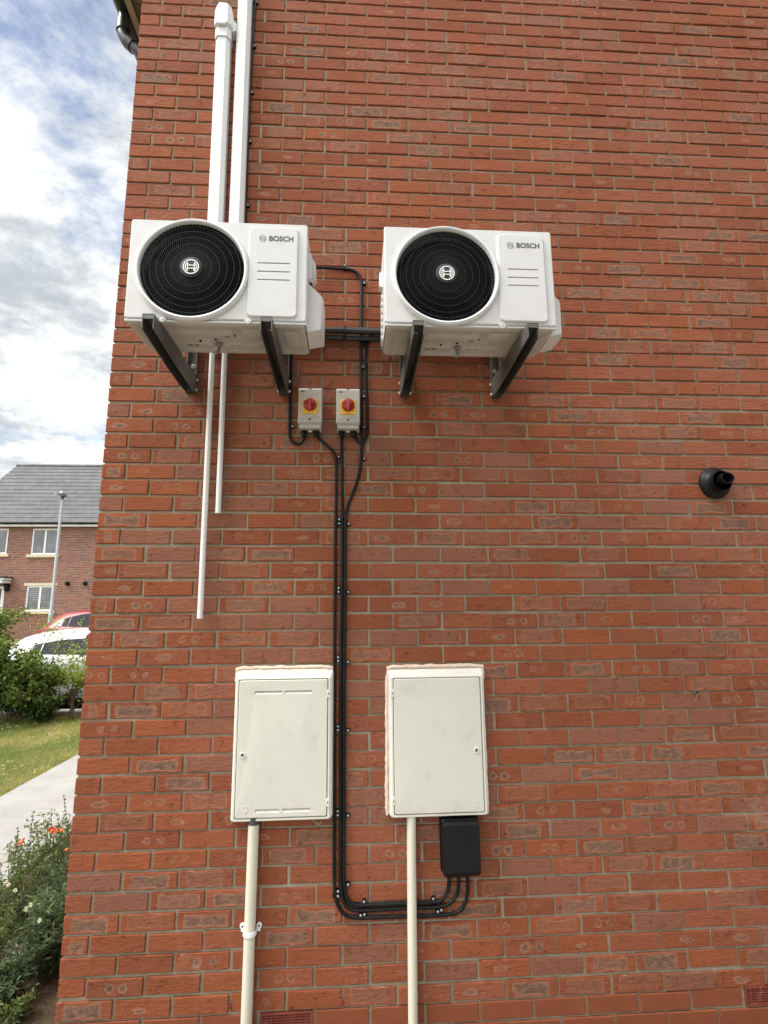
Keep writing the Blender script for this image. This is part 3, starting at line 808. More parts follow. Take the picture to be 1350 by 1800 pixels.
# brackets
def make_bracket(x0, w, label):
    zt = 2.835
    br = empty('wall_bracket', (x0, 0, zt), label, 'bracket', 'galvanised wall brackets under the outdoor units')
    W_ = .046
    mb = MB()
    # wall rail: channel open towards the room
    mb.box(0, W_, -.004, -.0005, -.085, .34); mb.box(0, .0035, -.030, -.0045, -.085, .34); mb.box(W_-.0035, W_, -.030, -.0045, -.085, .34)
    mb.build('wall_rail', M['galv'], br)
    # arm: inverted U channel, deeper at the wall
    mb = MB(); t = .0028; yf, yb = -.572, -.031
    prof = [(yf, 0), (yb, 0), (yb, -.086), (-.12, -.090), (-.28, -.083), (-.50, -.066), (yf, -.060), (yf, -.052)]
    for xx in (.001, W_-.001-t):
        mb.prism([(p[0], p[1]) for p in prof], xx, xx+t, axis='x')
    mb.box(.001+t, W_-.001-t, yf, yb, -t, 0)
    mb.box(.001+t, W_-.001-t, yf+.001, yf+.004, -.020, -t-.0005)
    mb.box(.001+t, W_-.001-t, yb-.004, yb, -.084, -t-.0005)
    mb.build('arm', M['galv'], br)
    for ya in (-.50, -.31):
        mb = MB(); mb.box(.006, W_-.006, ya, ya+.06, .0003, .006, bev=.002, seg=1); mb.build('rubber_foot', M['black'], br)
    for (yy_, zz_) in ((-.02, -.022), (-.02, -.072)):
        for xx, s in ((-.001, -1), (W_+.001, 1)):
            mb = MB()
            mb.lathe([(.0, .007*s), (.006, .007*s), (.006, 0)], (xx, yy_, zz_), axis='x', n=6, smooth=False)
            mb.lathe([(.0, .002*s), (.009, .002*s), (.009, 0)], (xx, yy_, zz_), axis='x', n=16, smooth=False)
            mb.build('side_bolt', M['bolt'], br)
    mb = MB()
    mb.lathe([(.0, -.010), (.006, -.010), (.006, -.002)], (W_/2, -.004, .055), n=6, smooth=False)
    mb.lathe([(.0055, -.003), (.0125, -.003), (.0125, .0)], (W_/2, -.0042, .055), n=20, smooth=False)
    mb.build('wall_bolt', M['bolt'], br)
    mb = MB(); mb.lathe([(.0, -.006), (.007, -.006), (.007, .0)], (W_/2, -.49, -.006), axis='z', n=6, smooth=False)
    mb.build('unit_bolt', M['bolt'], br)
    return br
bk = make_bracket(.366, .046, 'galvanised bracket nearest the house corner, under the fan end of the left unit')
for x_, lb in ((.805, 'galvanised bracket under the right end of the left unit, beside the small cable loop'),
               (1.389, 'galvanised bracket under the fan end of the right unit'),
               (1.842, 'rightmost galvanised bracket, under the lettered end of the right unit')):
    c = copy_tree(bk); c.location.x = x_; c['label'] = lb

# ================================================================== TRUNKING AND PIPES
def trunk_prof(x0, x1, d, c=.018):
    return [(x0, -.001), (x0, -d+c*1.15), (x0+c, -d), (x1-c, -d), (x1, -d+c*1.15), (x1, -.001)]
t1 = empty('pipe_trunking', (.47, 0, 3.0), 'shorter white plastic trunking with a hooded wall inlet on top, nearer the house corner', 'trunking', 'white trunking above the left unit')
t1.location = (0, 0, 0)
mb = MB(); pr = trunk_prof(.430, .506, .062)
mb.loft([[(p[0]+dx, p[1], z) for p in pr] for z, dx in ((3.02, .003), (4.80, -.008))], 0, False, cap0=True, cap1=True)
mb.build('trunk_cover', M['trunk'], t1)
mb = MB(); pr = trunk_prof(.418, .503, .068)
mb.loft([[(p[0], p[1], z) for p in pr] for z in (4.742, 4.800)], 0, False, cap0=True)
mb.loft([[(p[0], p[1], z) for p in pr] for z in (4.800, 4.806)], 0, False)
hood = [[(x, y, z) for x, y in trunk_prof(.418+a, .503-a*1.5, d_, .02)] for z, a, d_ in ((4.806, .000, .068), (4.812, -.004, .082), (4.905, -.003, .084), (4.940, .002, .078), (4.962, .012, .060), (4.972, .026, .032))]
mb.loft(hood, 0, False, cap1=True)
mb.box(.435, .482, -.0835, -.0685, 4.800, 4.8105, bev=.002, seg=1)
# short elbow towards the second trunk
mb.loft([[(x, y, z) for y, z in ((-.001, 4.79), (-.045, 4.80), (-.050, 4.83), (-.046, 4.87), (-.001, 4.885))] for x in (.498, .512)], 0, True)
mb.loft([[(x, y, z) for y, z in ((-.001, 4.79+q), (-.045+q*.6, 4.80+q), (-.050+q*.7, 4.83), (-.046+q*.6, 4.87-q), (-.001, 4.885-q))] for x, q in ((.512, 0), (.528, .014))], 0, True, cap1=True)
mb.build('wall_inlet_hood', M['trunk'], t1)
t2 = empty('pipe_trunking', (0, 0, 0), 'tall white plastic trunking running out of the top of the picture beside a black cable', 'trunking', 'white trunking above the left unit')
mb = MB(); pr = trunk_prof(.536, .609, .060)
mb.loft([[(p[0]+dx, p[1], z) for p in pr] for z, dx in ((3.02, .000), (5.55, -.009))], 0, False, cap0=True, cap1=True)
mb.build('trunk_cover', M['trunk'], t2)
def pvc(x, zb, lb):
    mb = MB(); pts = [(x, -.030, 3.10), (x+.004, -.028, zb)]
    mb.tube(pts, .0128, 20, cap=False)
    # open lower end
    mb.lathe([(.0128, 0), (.0108, 0), (.0108, .05)], (x+.004, -.028, zb), axis='z', n=20)
    return tag(mb.build('condensate_pipe', M['pvc'], fix=False), lb, 'pipe', 'thin white pipes hanging below the left unit')
pvc(.483, 1.694, 'longer thin white plastic pipe hanging below the left unit, nearer the corner')
pvc(.541, 2.165, 'shorter thin white plastic pipe hanging below the left unit, beside the longer one')

# ================================================================== CABLES
def clip_on(parent, cx_, cz_, ax, nx, nz, r=.0075):
    # P-clip: saddle round the cable plus a nail boss at (nx,nz)
    mb = MB()
    w = .0055
    if ax == 'v': mb.tube([(cx_, -r*1.05, cz_-w), (cx_, -r*1.05, cz_+w)], r*1.28, 12)
    else: mb.tube([(cx_-w, -r*1.05, cz_), (cx_+w, -r*1.05, cz_)], r*1.28, 12)
    x0, x1 = min(cx_, nx)-.004*(ax == 'h'), max(cx_, nx)+.004*(ax == 'h')
    z0, z1 = min(cz_, nz)-.006*(ax == 'v'), max(cz_, nz)+.006*(ax == 'v')
    mb.box(x0-(.004 if ax == 'v' and nx < cx_ else 0), x1+(.004 if ax == 'v' and nx > cx_ else 0), -.009, -.0008, z0, z1, bev=.001, seg=1)
    mb.lathe([(.0, -.0125), (.0082, -.0125), (.0092, -.009), (.0092, -.001)], (nx, 0, nz), n=14)
    c = mb.build('cable_clip', M['black'], parent)
    nl = MB(); nl.lathe([(.0, -.0160), (.0034, -.0156), (.0050, -.0140), (.0052, -.0115)], (nx, 0, nz), n=12)
    nl.build('nail', M['nail'], c)
def cable(name, pts, r, lb, clips=(), y=None, step=.02, wob=.0012, cat='cable', grp=None):
    P = spline([(p[0], p[2] if len(p) > 2 else -(r+.0015), p[1]) for p in pts], step)
    s = random.random()*50
    P = [Vector((p.x+noise.noise(Vector((p.z*5+s, p.x*5, 0)))*wob, p.y-abs(noise.noise(Vector((p.z*4, p.x*4, s))))*wob*1.2, p.z+(noise.noise(Vector((p.x*6+s, 3, 0)))*wob if len(P) else 0))) for p in P]
    mb = MB(); mb.tube(P, r, 12)
    o = tag(mb.build(name, M['cable']), lb, cat, grp)
    for c in clips: clip_on(o, *c, r=r)
    return o
grp = 'black power cables clipped to the brickwork'
rc = .0072
cable('power_cable', [(.617, 5.6), (.614, 5.05), (.608, 4.76), (.606, 4.30), (.607, 3.78), (.612, 3.30), (.615, 3.05)], rc,
      'black cable running up the right side of the tall white trunking', [(.611, 5.045, 'v', .624, 5.045), (.607, 4.752, 'v', .620, 4.752), (.605, 4.455, 'v', .618, 4.455), (.605, 4.152, 'v', .618, 4.152), (.606, 3.774, 'v', .620, 3.774)], grp=grp)
# feed that leaves unit one, drops behind the bundle and ends in the black box
cB = [(.93, 3.40, -.035), (.98, 3.425, -.02), (1.10, 3.430), (1.150, 3.428), (1.180, 3.412), (1.198, 3.380), (1.203, 3.33), (1.200, 3.18), (1.200, 3.06), (1.200, 2.90), (1.200, 2.736), (1.203, 2.55), (1.200, 2.45), (1.186, 2.345), (1.155, 2.255), (1.133, 2.190),
      (1.125, 2.10), (1.125, 1.859), (1.124, 1.499), (1.1235, 1.209), (1.124, .866), (1.125, .66), (1.129, .585), (1.142, .542), (1.170, .523), (1.22, .519), (1.36, .519), (1.50, .519), (1.535, .528), (1.560, .556), (1.567, .60), (1.568, .70)]
cable('power_cable', cB, .0075, 'black cable leaving the left unit above the pipe bundle, rightmost of the three long runs',
      [(1.115, 3.430, 'h', 1.117, 3.447), (1.203, 3.352, 'v', 1.217, 3.352), (1.201, 2.434, 'v', 1.214, 2.434), (1.125, 2.119, 'v', 1.141, 2.119), (1.125, 1.805, 'v', 1.141, 1.805), (1.124, 1.497, 'v', 1.140, 1.497), (1.124, 1.208, 'v', 1.141, 1.208),
       (1.124, .865, 'v', 1.142, .865), (1.127, .600, 'v', 1.143, .600), (1.209, .519, 'h', 1.209, .533), (1.499, .519, 'h', 1.499, .533)], grp=grp)
cM = [(1.104, 2.60), (1.107, 2.50), (1.109, 2.40), (1.110, 2.28), (1.111, 2.10), (1.111, 1.91), (1.109, 1.60), (1.108, 1.43), (1.108, 1.21), (1.109, .867), (1.110, .66), (1.114, .575), (1.130, .525), (1.160, .504), (1.22, .500), (1.36, .500), (1.50, .500), (1.560, .508), (1.594, .535), (1.607, .575), (1.608, .70)]
cable('power_cable', cM, rc, 'black cable dropping straight from the right isolator, middle of the three long runs',
      [(1.107, 2.442, 'v', 1.094, 2.442), (1.111, 2.140, 'v', 1.097, 2.140), (1.111, 1.823, 'v', 1.096, 1.823), (1.109, 1.517, 'v', 1.096, 1.517), (1.108, 1.226, 'v', 1.097, 1.226), (1.109, .884, 'v', 1.098, .884), (1.114, .576, 'v', 1.101, .576), (1.211, .500, 'h', 1.211, .486), (1.534, .503, 'h', 1.532, .489)], grp=grp)
cL = [(.980, 2.60), (.984, 2.56), (1.002, 2.530), (1.040, 2.496), (1.066, 2.468), (1.079, 2.43), (1.082, 2.37), (1.082, 2.25), (1.081, 2.121), (1.080, 1.95), (1.080, 1.81), (1.080, 1.507), (1.081, 1.22), (1.083, .95), (1.084, .868), (1.084, .66), (1.088, .575), (1.104, .515), (1.140, .482), (1.20, .473), (1.36, .470), (1.50, .469), (1.590, .474), (1.628, .500), (1.645, .545), (1.648, .60), (1.648, .70)]
cable('power_cable', cL, rc, 'black cable bending down from the left isolator, leftmost of the three long runs',
      [(1.081, 2.119, 'v', 1.097, 2.121), (1.080, 1.806, 'v', 1.096, 1.806), (1.080, 1.502, 'v', 1.096, 1.502), (1.081, 1.211, 'v', 1.097, 1.211), (1.084, .868, 'v', 1.098, .868), (1.087, .558, 'v', 1.101, .558), (1.197, .473, 'h', 1.195, .486-.003), (1.517, .4695, 'h', 1.517, .484)], grp=grp)
cable('power_cable', [(.862, 3.02), (.858, 2.90), (.858, 2.79), (.857, 2.673), (.857, 2.575), (.862, 2.532), (.880, 2.507), (.902, 2.504), (.920, 2.520), (.929, 2.55), (.930, 2.60)], rc,
      'black cable looping from behind a bracket up into the left isolator', [(.857, 2.590, 'v', .873, 2.590)], grp=grp)
cable('power_cable', [(1.250, 3.08, -.03), (1.240, 3.050), (1.228, 3.02), (1.224, 2.96), (1.224, 2.88), (1.227, 2.75), (1.229, 2.65), (1.229, 2.575), (1.222, 2.535), (1.203, 2.514), (1.182, 2.522), (1.168, 2.548), (1.163, 2.60)], rc,
      'black cable curving out of the pipe bundle and looping up into the right isolator',
      [(1.226, 3.02, 'v', 1.215, 3.041), (1.224, 2.900, 'v', 1.211, 2.900), (1.227, 2.746, 'v', 1.214, 2.746), (1.229, 2.590, 'v', 1.213, 2.590)], grp=grp)
# insulated pipe bundle
pb = empty('pipe_bundle', (0, 0, 0), 'thick black insulated pipes taped together running level between the two outdoor units', 'pipes')
for k, (zz_, yy_, r_) in enumerate(((3.088, -.020, .0135), (3.069, -.048, .0135), (3.046, -.022, .0140))):
    mb = MB(); P = spline([(x, yy_+.003*math.sin(x*9+k), zz_+.0022*math.sin(x*17+k*2)) for x in (.58, .8, 1.0, 1.08, 1.16, 1.24, 1.32, 1.6, 1.9)], .03)
    mb.tube(P, r_, 14); mb.build('insulated_pipe', M['lag'], pb)
mb = MB(); mb.loft([[(x, -.037+.030*math.cos(a), 3.067+.0365*math.sin(a)) for a in [2*PI*k/20 for k in range(20)]] for x in (1.113, 1.121)], 0, True, cap0=True, cap1=True)
mb.lathe([(.0, -.006), (.007, -.006), (.007, .0)], (1.117, -.02, 3.103), n=10)
mb.build('cable_tie', M['black'], pb)

# ================================================================== ISOLATORS
def make_isolator(x0, lb):
    s = empty('isolator_switch', (x0, 0, 2.563), lb, 'switch', 'grey isolator switches with red knobs between the outdoor units')
    W_, H_ = .108, .193
    mb = MB()
    base = rrect(.0, W_, .0, H_, .006, 3)
    mb.loft([[(p[0], -.001, p[1]) for p in base], [(p[0], -.045, p[1]) for p in base]], 0, False, cap0=True)
    mb.build('back_box', M['iso'], s)
    mb = MB()
    lid = rrect(-.002, W_+.002, .022, H_+.002, .006, 3); lid2 = rrect(.002, W_-.002, .026, H_-.008, .005, 3)
    mb.loft([[(p[0], -.0455, p[1]) for p in lid], [(p[0], -.074, p[1]) for p in lid], [(p[0], -.082, p[1]) for p in lid2]], 0, False, cap0=True, cap1=True)
    lo = rrect(.002, W_-.002, .001, .0215, .004, 3)
    mb.loft([[(p[0], -.0455, p[1]) for p in lo], [(p[0]*.96+.002, -.064, p[1]+.002) for p in lo]], 0, False, cap1=True)
    # recessed screw channel in the lower lid
    ch = rrect(.004, W_-.004, .030, .046, .0075, 4); ch2 = rrect(.007, W_-.007, .033, .043, .0048, 4)
    mb.loft([[(p[0], -.0822, p[1]) for p in ch], [(p[0], -.0845, p[1]) for p in ch], [(p[0], -.0845, p[1]) for p in ch2], [(p[0], -.0823, p[1]) for p in ch2]], 0, False)
    mb.build('lid', M['iso'], s)
    mb = MB()
    mb.lathe([(.0, -.0015), (.0055, -.0015), (.0055, .002)], (W_/2, -.083, .038), n=14); mb.build('lid_screw', M['gap'], s)
    mb = MB(); mb.box(W_/2-.005, W_/2+.005, -.0805, -.074, H_-.006, H_-.001); mb.build('lid_notch', M['gap'], s)
    mb = MB(); mb.box(.018, .090, -.0870, -.0823, .064, .136, bev=.001, seg=1); yp = mb.build('yellow_plate', M['isoyel'], s)
    mb = MB(); mb.lathe([(.0, -.016), (.025, -.016), (.029, -.013), (.030, .0)], (W_*.5, -.0872, .108), n=40)
    kn = mb.build('rotary_knob', M['isored'], s)
    mb = MB(); mb.prism([(W_*.5-.0055, .080), (W_*.5+.0055, .080), (W_*.5+.0055, .122), (W_*.5, .131), (W_*.5-.0055, .122)], -.112, -.1033)
    mb.build('pointer', M['isoredl'], kn)
    mb = MB(); mb.box(.012, .028, -.0826, -.0822, .172, .178); mb.build('maker_mark', M['ink'], s)
    mb = MB()
    for k in range(11):
        xx = .055+k*.0038
        if k in (2, 5): continue
        mb.box(xx, xx+.0026, -.0826, -.0822, .0505, .0528)
    mb.build('rating_print', M['ink'], s)
    mb = MB()
    for gx in (.024, .080):
        mb = MB(); mb.lathe([(.0, -.030), (.008, -.030), (.0125, -.024), (.0125, -.010), (.0165, -.010), (.0165, .000)], (gx, -.026, .001), axis='z', n=8, smooth=False)
        mb.build('cable_gland', M['black'], s)
    mb = MB(); mb.lathe([(.0, -.004), (.0058, -.003), (.0065, .0)], (W_/2, -.034, -.002), n=14); mb.build('fixing_screw', M['bolt'], s)
    return s
i1 = make_isolator(.905, 'grey isolator switch with red knob, nearer the left unit, beside the lone cable loop')
i2 = copy_tree(i1); i2.location.x = 1.083; i2['label'] = 'grey isolator switch with red knob right beside the pair of vertical black cables'

# ================================================================== METER BOXES
def meter_box(name, x0, x1, z0, z1, lb, lock_side, slots, mark, bead_sides):
    W_, H_ = x1-x0, z1-z0
    s = empty(name, (x0, 0, z0), lb, 'meter box', 'cream meter boxes low on the gable wall')
    yF = -.046
    mb = MB()
    wall = rrect(-.010, W_+.014, -.004, H_+.030, .012, 4)
    fr = rrect(0, W_, 0, H_, .010, 4); fr2 = rrect(.003, W_-.003, .003, H_-.003, .008, 4)
    hx0, hx1, hz0, hz1 = .010, W_-.010, .010, H_-.007
    hole = rrect(hx0, hx1, hz0, hz1, .006, 3)
    mb.loft([[(p[0], -.001, p[1]) for p in wall], [(p[0]*.5+q[0]*.5, yF*.8, p[1]*.35+q[1]*.65) for p, q in zip(wall, fr)], [(p[0], yF+.003, p[1]) for p in fr], [(p[0], yF, p[1]) for p in fr2]], 0, False)
    loops = [fr2, hole[::-1]]
    tr = tessellate_polygon([[Vector((p[0], p[1], 0)) for p in l] for l in loops])
    mb.add([(p[0], yF, p[1]) for l in loops for p in l], tr)
    mb.loft([[(p[0], yF, p[1]) for p in hole], [(p[0], yF+.010, p[1]) for p in hole]], 0, False)
    mb.build('box_frame', M['cream'], s)
    mb = MB(); mb.prism(rrect(hx0-.001, hx1+.001, hz0-.001, hz1+.001, .006, 3), yF+.0075, yF+.0085); mb.build('door_gap', M['gap'], s)
    # door with shallow faceted relief
    g_ = .0032; dx0, dx1, dz0, dz1 = hx0+g_, hx1-g_, hz0+g_, hz1-g_
    mb = MB(); yd = yF-.002
    o1 = rrect(dx0, dx1, dz0, dz1, .007, 4); o2 = rrect(dx0+.003, dx1-.003, dz0+.003, dz1-.003, .0055, 4)
    mb.loft([[(p[0], yF+.007, p[1]) for p in o1], [(p[0], yd+.002, p[1]) for p in o1], [(p[0], yd, p[1]) for p in o2]], 0, False)
    a0, a1, b0, b1 = dx0+.012, dx1-.012, dz0+.012, dz1-.012
    holes = []
    sl = []
    if slots:
        for zc in (H_-.062, .040):
            for (s0, s1) in ((W_*.20 if zc > .1 else W_*.24, W_*.485), (W_*.515, W_*.80)):
                sl.append([(s0, zc-.007), (s1, zc-.007), (s1, zc+.007), (s0, zc+.007)])
    ci = [(W_*.27, H_*.39), (W_*.70, H_*.39), (W_*.70, H_*.64), (W_*.27, H_*.64)]
    loops = [o2]+sl+[ci]
    tr = tessellate_polygon([[Vector((p[0], p[1], 0)) for p in l] for l in loops])
    mb.add([(p[0], yd-(.0032 if l is ci else 0), p[1]) for l in loops for p in l], tr)
    mb.add([(p[0], yd-.0032, p[1]) for p in ci], [(0, 1, 2, 3)])
    for q in sl:
        mb.add([(q[0][0], yd, q[0][1]), (q[1][0], yd, q[1][1]), (q[2][0], yd, q[2][1]), (q[3][0], yd, q[3][1]),
                (q[2][0], yd+.009, q[2][1]-.001), (q[3][0], yd+.009, q[3][1]-.001)], [(3, 2, 4, 5), (5, 4, 1, 0), (3, 5, 0), (2, 1, 4)])
    dr = mb.build('box_door', M['door'], s, fix=False)
    lx = dx0+.024 if lock_side == 'l' else dx1-.026
    mb = MB(); mb.lathe([(.0, -.003), (.007, -.003), (.0085, -.005), (.0115, -.0045), (.0125, 0)], (lx, yd, H_*.455), n=28); lk = mb.build('lock', M['cream'], dr)
    mb = MB(); mb.lathe([(.0, -.0035), (.0062, -.0035), (.0062, 0)], (lx, yd, H_*.455), n=20); mb.build('keyhole', M['gap'], lk)
    mb = MB(); mb.lathe([(.0, -.0045), (.0028, -.0045), (.003, 0)], (lx, yd, H_*.455), n=3); mb.build('key_pin', M['nail'], lk)
    for zc in (H_*.115, H_*.885-.005):
        hx = dx1-.002 if lock_side == 'l' else dx0-.012
        mb = MB(); mb.box(hx, hx+.014, yF-.0035, yF+.004, zc-.016, zc+.016, bev=.001, seg=1); h = mb.build('hinge', M['cream'], dr)
        mb = MB(); mb.box(hx+.005, hx+.009, yF-.0040, yF-.003, zc-.004, zc+.004); mb.build('hinge_pin', M['gap'], h)
    if mark == 'G':
        text_part('letter_mark', 'G', .036, M['cream'], dr, (dx0+.026, yd-.0003, dz0+.024), .0012, .0004)
    else:
        mb = MB(); mb.prism(circ(0, 0, .0135, 28), -.0016, 0, holes=[circ(0, 0, .0115, 28)[::-1]])
        c = mb.build('round_mark', M['cream'], dr); c.location = (dx1-.034, yd, dz0+.032)
        text_part('letter_mark', 'e', .020, M['cream'], dr, (dx1-.0385, yd-.0003, dz0+.0275), .0008, .0002)
    # sealant bead
    def bead(pts, r):
        P = spline(pts, .012); mb.tube([Vector((p.x+noise.noise(p*60)*.003, p.y, p.z+noise.noise(p*55+Vector((9, 0, 0)))*.0035)) for p in P], r, 8, rr=[r*(1+.35*noise.noise(p*45+Vector((0, 4, 0)))) for p in P])
    mb = MB()
    bead([(-.008, -.004, H_-.02), (-.006, -.004, H_+.022), (.01, -.005, H_+.035), (W_*.5, -.005, H_+.037), (W_-.008, -.005, H_+.036), (W_+.010, -.004, H_+.022), (W_+.012, -.004, H_-.02)], .0085)
    if bead_sides:
        bead([(-.013, -.004, H_-.0), (-.014, -.004, H_*.7), (-.016, -.004, H_*.4), (-.017, -.004, .02), (-.008, -.004, .004)], .0080)
        bead([(W_+.011, -.003, H_*.66), (W_+.012, -.003, H_*.4), (W_+.013, -.003, .02)], .005)
    mb.build('sealant_bead', M['sealant'], s)
    return s
mL = meter_box('meter_box', .660, 1.065, .866, 1.440, 'cream meter box with slotted door, G mark and lock on its left', 'l', True, 'G', False)
mR = meter_box('meter_box', 1.326, 1.735, .862, 1.436, 'cream meter box with plain door and lock on its right, above the small black box', 'r', False, 'e', True)
# stains of sealant on the left box top
mb = MB()
vs = []; n = 30
for i in range(n+1):
    t = i/n; x = .012+t*.38
    vs += [(x, -.030, .586+.003*noise.noise(Vector((x*40, 0, 0)))), (x, -.012, .604+.004*noise.noise(Vector((x*50, 3, 0))))]
mb.add(vs, [(2*i, 2*i+2, 2*i+3, 2*i+1) for i in range(n)], 0, True)
o = mb.build('sealant_smear', M['sealant'], mL, fix=False)
o.location.y = -.0015

# ducts under the boxes
def duct(x, r, ztop, lb, dx=0, clip=None, collar=False):
    s = empty('cream_duct', (0, 0, 0), lb, 'pipe', 'cream ducts dropping from the meter boxes')
    mb = MB(); mb.tube([(x, -r-.004, ztop), (x+dx*.5, -r-.004, ztop/2), (x+dx, -r-.004, -.15)], r, 28)
    mb.build('duct_tube', M['duct'], s)
    if collar:
        mb = MB(); mb.tube([(x, -r-.004, ztop-.004), (x, -r-.004, .880)], r*1.0, 24); mb.build('dark_sleeve', M['gap'], s)
    if clip:
        zc = clip; xc = x+dx*.35; mb = MB(); cy = -r-.004
        arc = [(xc+(r+.002)*math.cos(a), cy+(r+.002)*math.sin(a)*1.0, zc) for a in [PI+PI*k/14 for k in range(15)]]
        pts = [(xc-r-.002, -.004, zc)]+arc+[(xc+r+.002, -.004, zc)]
        lo = [[(p[0], p[1], p[2]-.008) for p in pts], [(p[0]+(p[0]-xc)*.10, p[1]-.003, p[2]-.008) for p in pts], [(p[0]+(p[0]-xc)*.10, p[1]-.003, p[2]+.008) for p in pts], [(p[0], p[1], p[2]+.008) for p in pts]]
        m_ = len(pts); vs = [v for l in lo for v in l]
        fs = [(a*m_+i, a*m_+i+1, ((a+1) % 4)*m_+i+1, ((a+1) % 4)*m_+i) for a in range(4) for i in range(m_-1)]
        mb.add(vs, fs, 0, True)
        for sg in (-1, 1):
            mb.lathe([(.0046, -.010), (.010, -.010), (.011, -.008), (.011, -.001)], (xc+sg*(r+.011), 0, zc+.012), n=18)
            mb.box(xc+sg*(r+.011)-.006, xc+sg*(r+.011)+.006, -.009, -.001, zc-.008, zc+.010, bev=.001, seg=1)
        c = mb.build('pipe_clip', M['upvc'], s)
        for sg in (-1, 1):
            mb = MB(); mb.lathe([(.0, -.0095), (.0045, -.0095), (.0045, -.001)], (xc+sg*(r+.011), 0, zc+.012), n=12)
            mb.build('screw_hole', M['gap'], c)
    return s
duct(.7490, .0225, .851, 'thicker cream duct with a white pipe clip, below the slotted meter box', -.006, clip=.448, collar=True)
duct(1.4105, .0195, .868, 'slimmer cream duct with no clip, crossing in front of the three black cables', -.008)
# black junction cover
jb = empty('junction_box', (1.533, 0, .632), 'small satin black cable cover tucked under the right meter box', 'junction box')
mb = MB()
def jl(x0, x1, z0, z1, r, y): return [(p[0], y, p[1]) for p in rrect(x0, x1, z0, z1, r, 5)]
mb.loft([jl(0, .164, .004, .222, .010, -.001), jl(0, .164, .004, .222, .010, -.022), jl(.002, .162, .006, .219, .010, -.025)], 0, True, cap0=True)
mb.loft([jl(.003, .160, .006, .218, .010, -.025), jl(.003, .160, .006, .218, .010, -.048), jl(.005, .158, .008, .216, .010, -.051)], 0, True)
jb1 = mb.build('back_plate', M['boxblack'], jb)
mb = MB()
mb.loft([jl(.004, .159, .002, .214, .010, -.0515), jl(.004, .158, .004, .214, .010, -.060), jl(.004, .157, .016, .212, .010, -.080), jl(.007, .154, .034, .209, .008, -.088)], 0, True, cap1=True)
mb.build('cover', M['boxblack'], jb)
for k in range(8):
    mb = MB(); mb.box(.050+k*.008, .055+k*.008, -.044, -.030, .2170, .2190); mb.build('vent_slot', M['dark'], jb)

# flue terminal
fl = empty('flue_terminal', (2.945, 0, 2.325), 'black round flue terminal poking out of the bare brickwork on the right', 'flue')
mb = MB()
mb.lathe([(.078, -.0005), (.079, -.010), (.075, -.016), (.060, -.026), (.053, -.036), (.051, -.040), (.050, -.062), (.0475, -.062), (.0465, -.010)], (0, 0, 0), n=56)
mb.build('wall_collar', M['black'], fl)
mb = MB(); prf = []
n = 32; vs = []
for (r, yb_, sl) in ((.0275, -.008, 0), (.0275, -.095, .45), (.0245, -.0945, .45), (.0245, -.02, 0)):
    for k in range(n):
        a = 2*PI*k/n; vs.append((.006+r*math.cos(a), yb_-sl*r*math.cos(a)*.5+sl*.35*r*math.sin(a), .006+r*math.sin(a)))
mb.add(vs, [(i*n+k, i*n+(k+1) % n, (i+1)*n+(k+1) % n, (i+1)*n+k) for i in range(3) for k in range(n)], 0, True)
mb.build('outlet_pipe', M['black'], fl)
mb = MB(); mb.lathe([(.028, -.012), (.0465, -.012)], (0, 0, 0), n=40); mb.build('collar_recess', M['dark'], fl)
mb = MB(); mb.lathe([(.0, -.03), (.024, -.03)], (.006, 0, .006), n=24); mb.build('outlet_recess', M['dark'], fl)
# stub and small fixings on the wall
st = empty('overflow_stub', (2.737, 0, 1.337), 'tiny dark pipe stub with a bit of wire in the bare brickwork at the right', 'pipe stub')
mb = MB(); mb.lathe([(.0125, .0), (.0125, -.010), (.010, -.013), (.0075, -.012), (.0065, -.001)], (0, 0, 0), n=12, smooth=False); mb.build('stub_collar', simple('rusty_stub', (.10, .075, .05), .8, var=.3), st)
mb = MB(); mb.tube([(.0, -.012, -.005), (-.004, -.014, -.02), (-.010, -.010, -.034)], .0012, 6); mb.build('wire', M['drystem'], st)
mb = MB(); mb.lathe([(.0, -.004), (.006, -.004), (.0075, -.001)], (3.085, 0, 2.222), n=12); mb.lathe([(.0, -.006), (.0035, -.006), (.0035, 0)], (3.085, 0, 2.222), n=10)
tag(mb.build('rawl_plug', M['gap']), 'tiny dark plugged hole in the mortar, low right of the black flue', 'wall plug')
mb = MB()
P = spline([(.985, -.004, .858), (1.00, -.014, .848), (1.02, -.02, .838), (1.03, -.012, .846)], .006); mb.tube(P, .0022, 6)
tag(mb.build('loose_string', M['drystem']), 'short loose pale string poking out under the left meter box', 'string')
#PART3
# ================================================================== VEGETATION
class LB:
    def __init__(s, seed): s.v = []; s.f = []; s.lv = []; s.r = random.Random(seed)
    def leaf(s, p, d, L_, W_, lv, roll=None, bend=.15):
        r = s.r; d = Vector(d).normalized(); ref = Vector((r.uniform(-1, 1), r.uniform(-1, 1), r.uniform(-.2, 1)))
        side = d.cross(ref)
        if side.length < 1e-3: side = Vector((1, 0, 0))
        side.normalize(); nn = side.cross(d); o = len(s.v); p = Vector(p)
        m = p+d*L_*.45+nn*L_*bend*.5
        s.v += [p, m+side*W_*.5+nn*W_*.12, p+d*L_-nn*L_*bend, m-side*W_*.5+nn*W_*.12]
        s.f += [(o, o+1, o+2), (o, o+2, o+3)]; s.lv += [lv]*4
    def build(s, name, m, parent):
        me = bpy.data.meshes.new(name); me.from_pydata([tuple(v) for v in s.v], [], s.f); me.materials.append(m)
        a = me.attributes.new('lv', 'FLOAT', 'POINT'); a.data.foreach_set('value', [min(1, max(0, q)) for q in s.lv])
        o = bpy.data.objects.new(name, me); C.objects.link(o)
        if parent: o.parent = parent
        return o
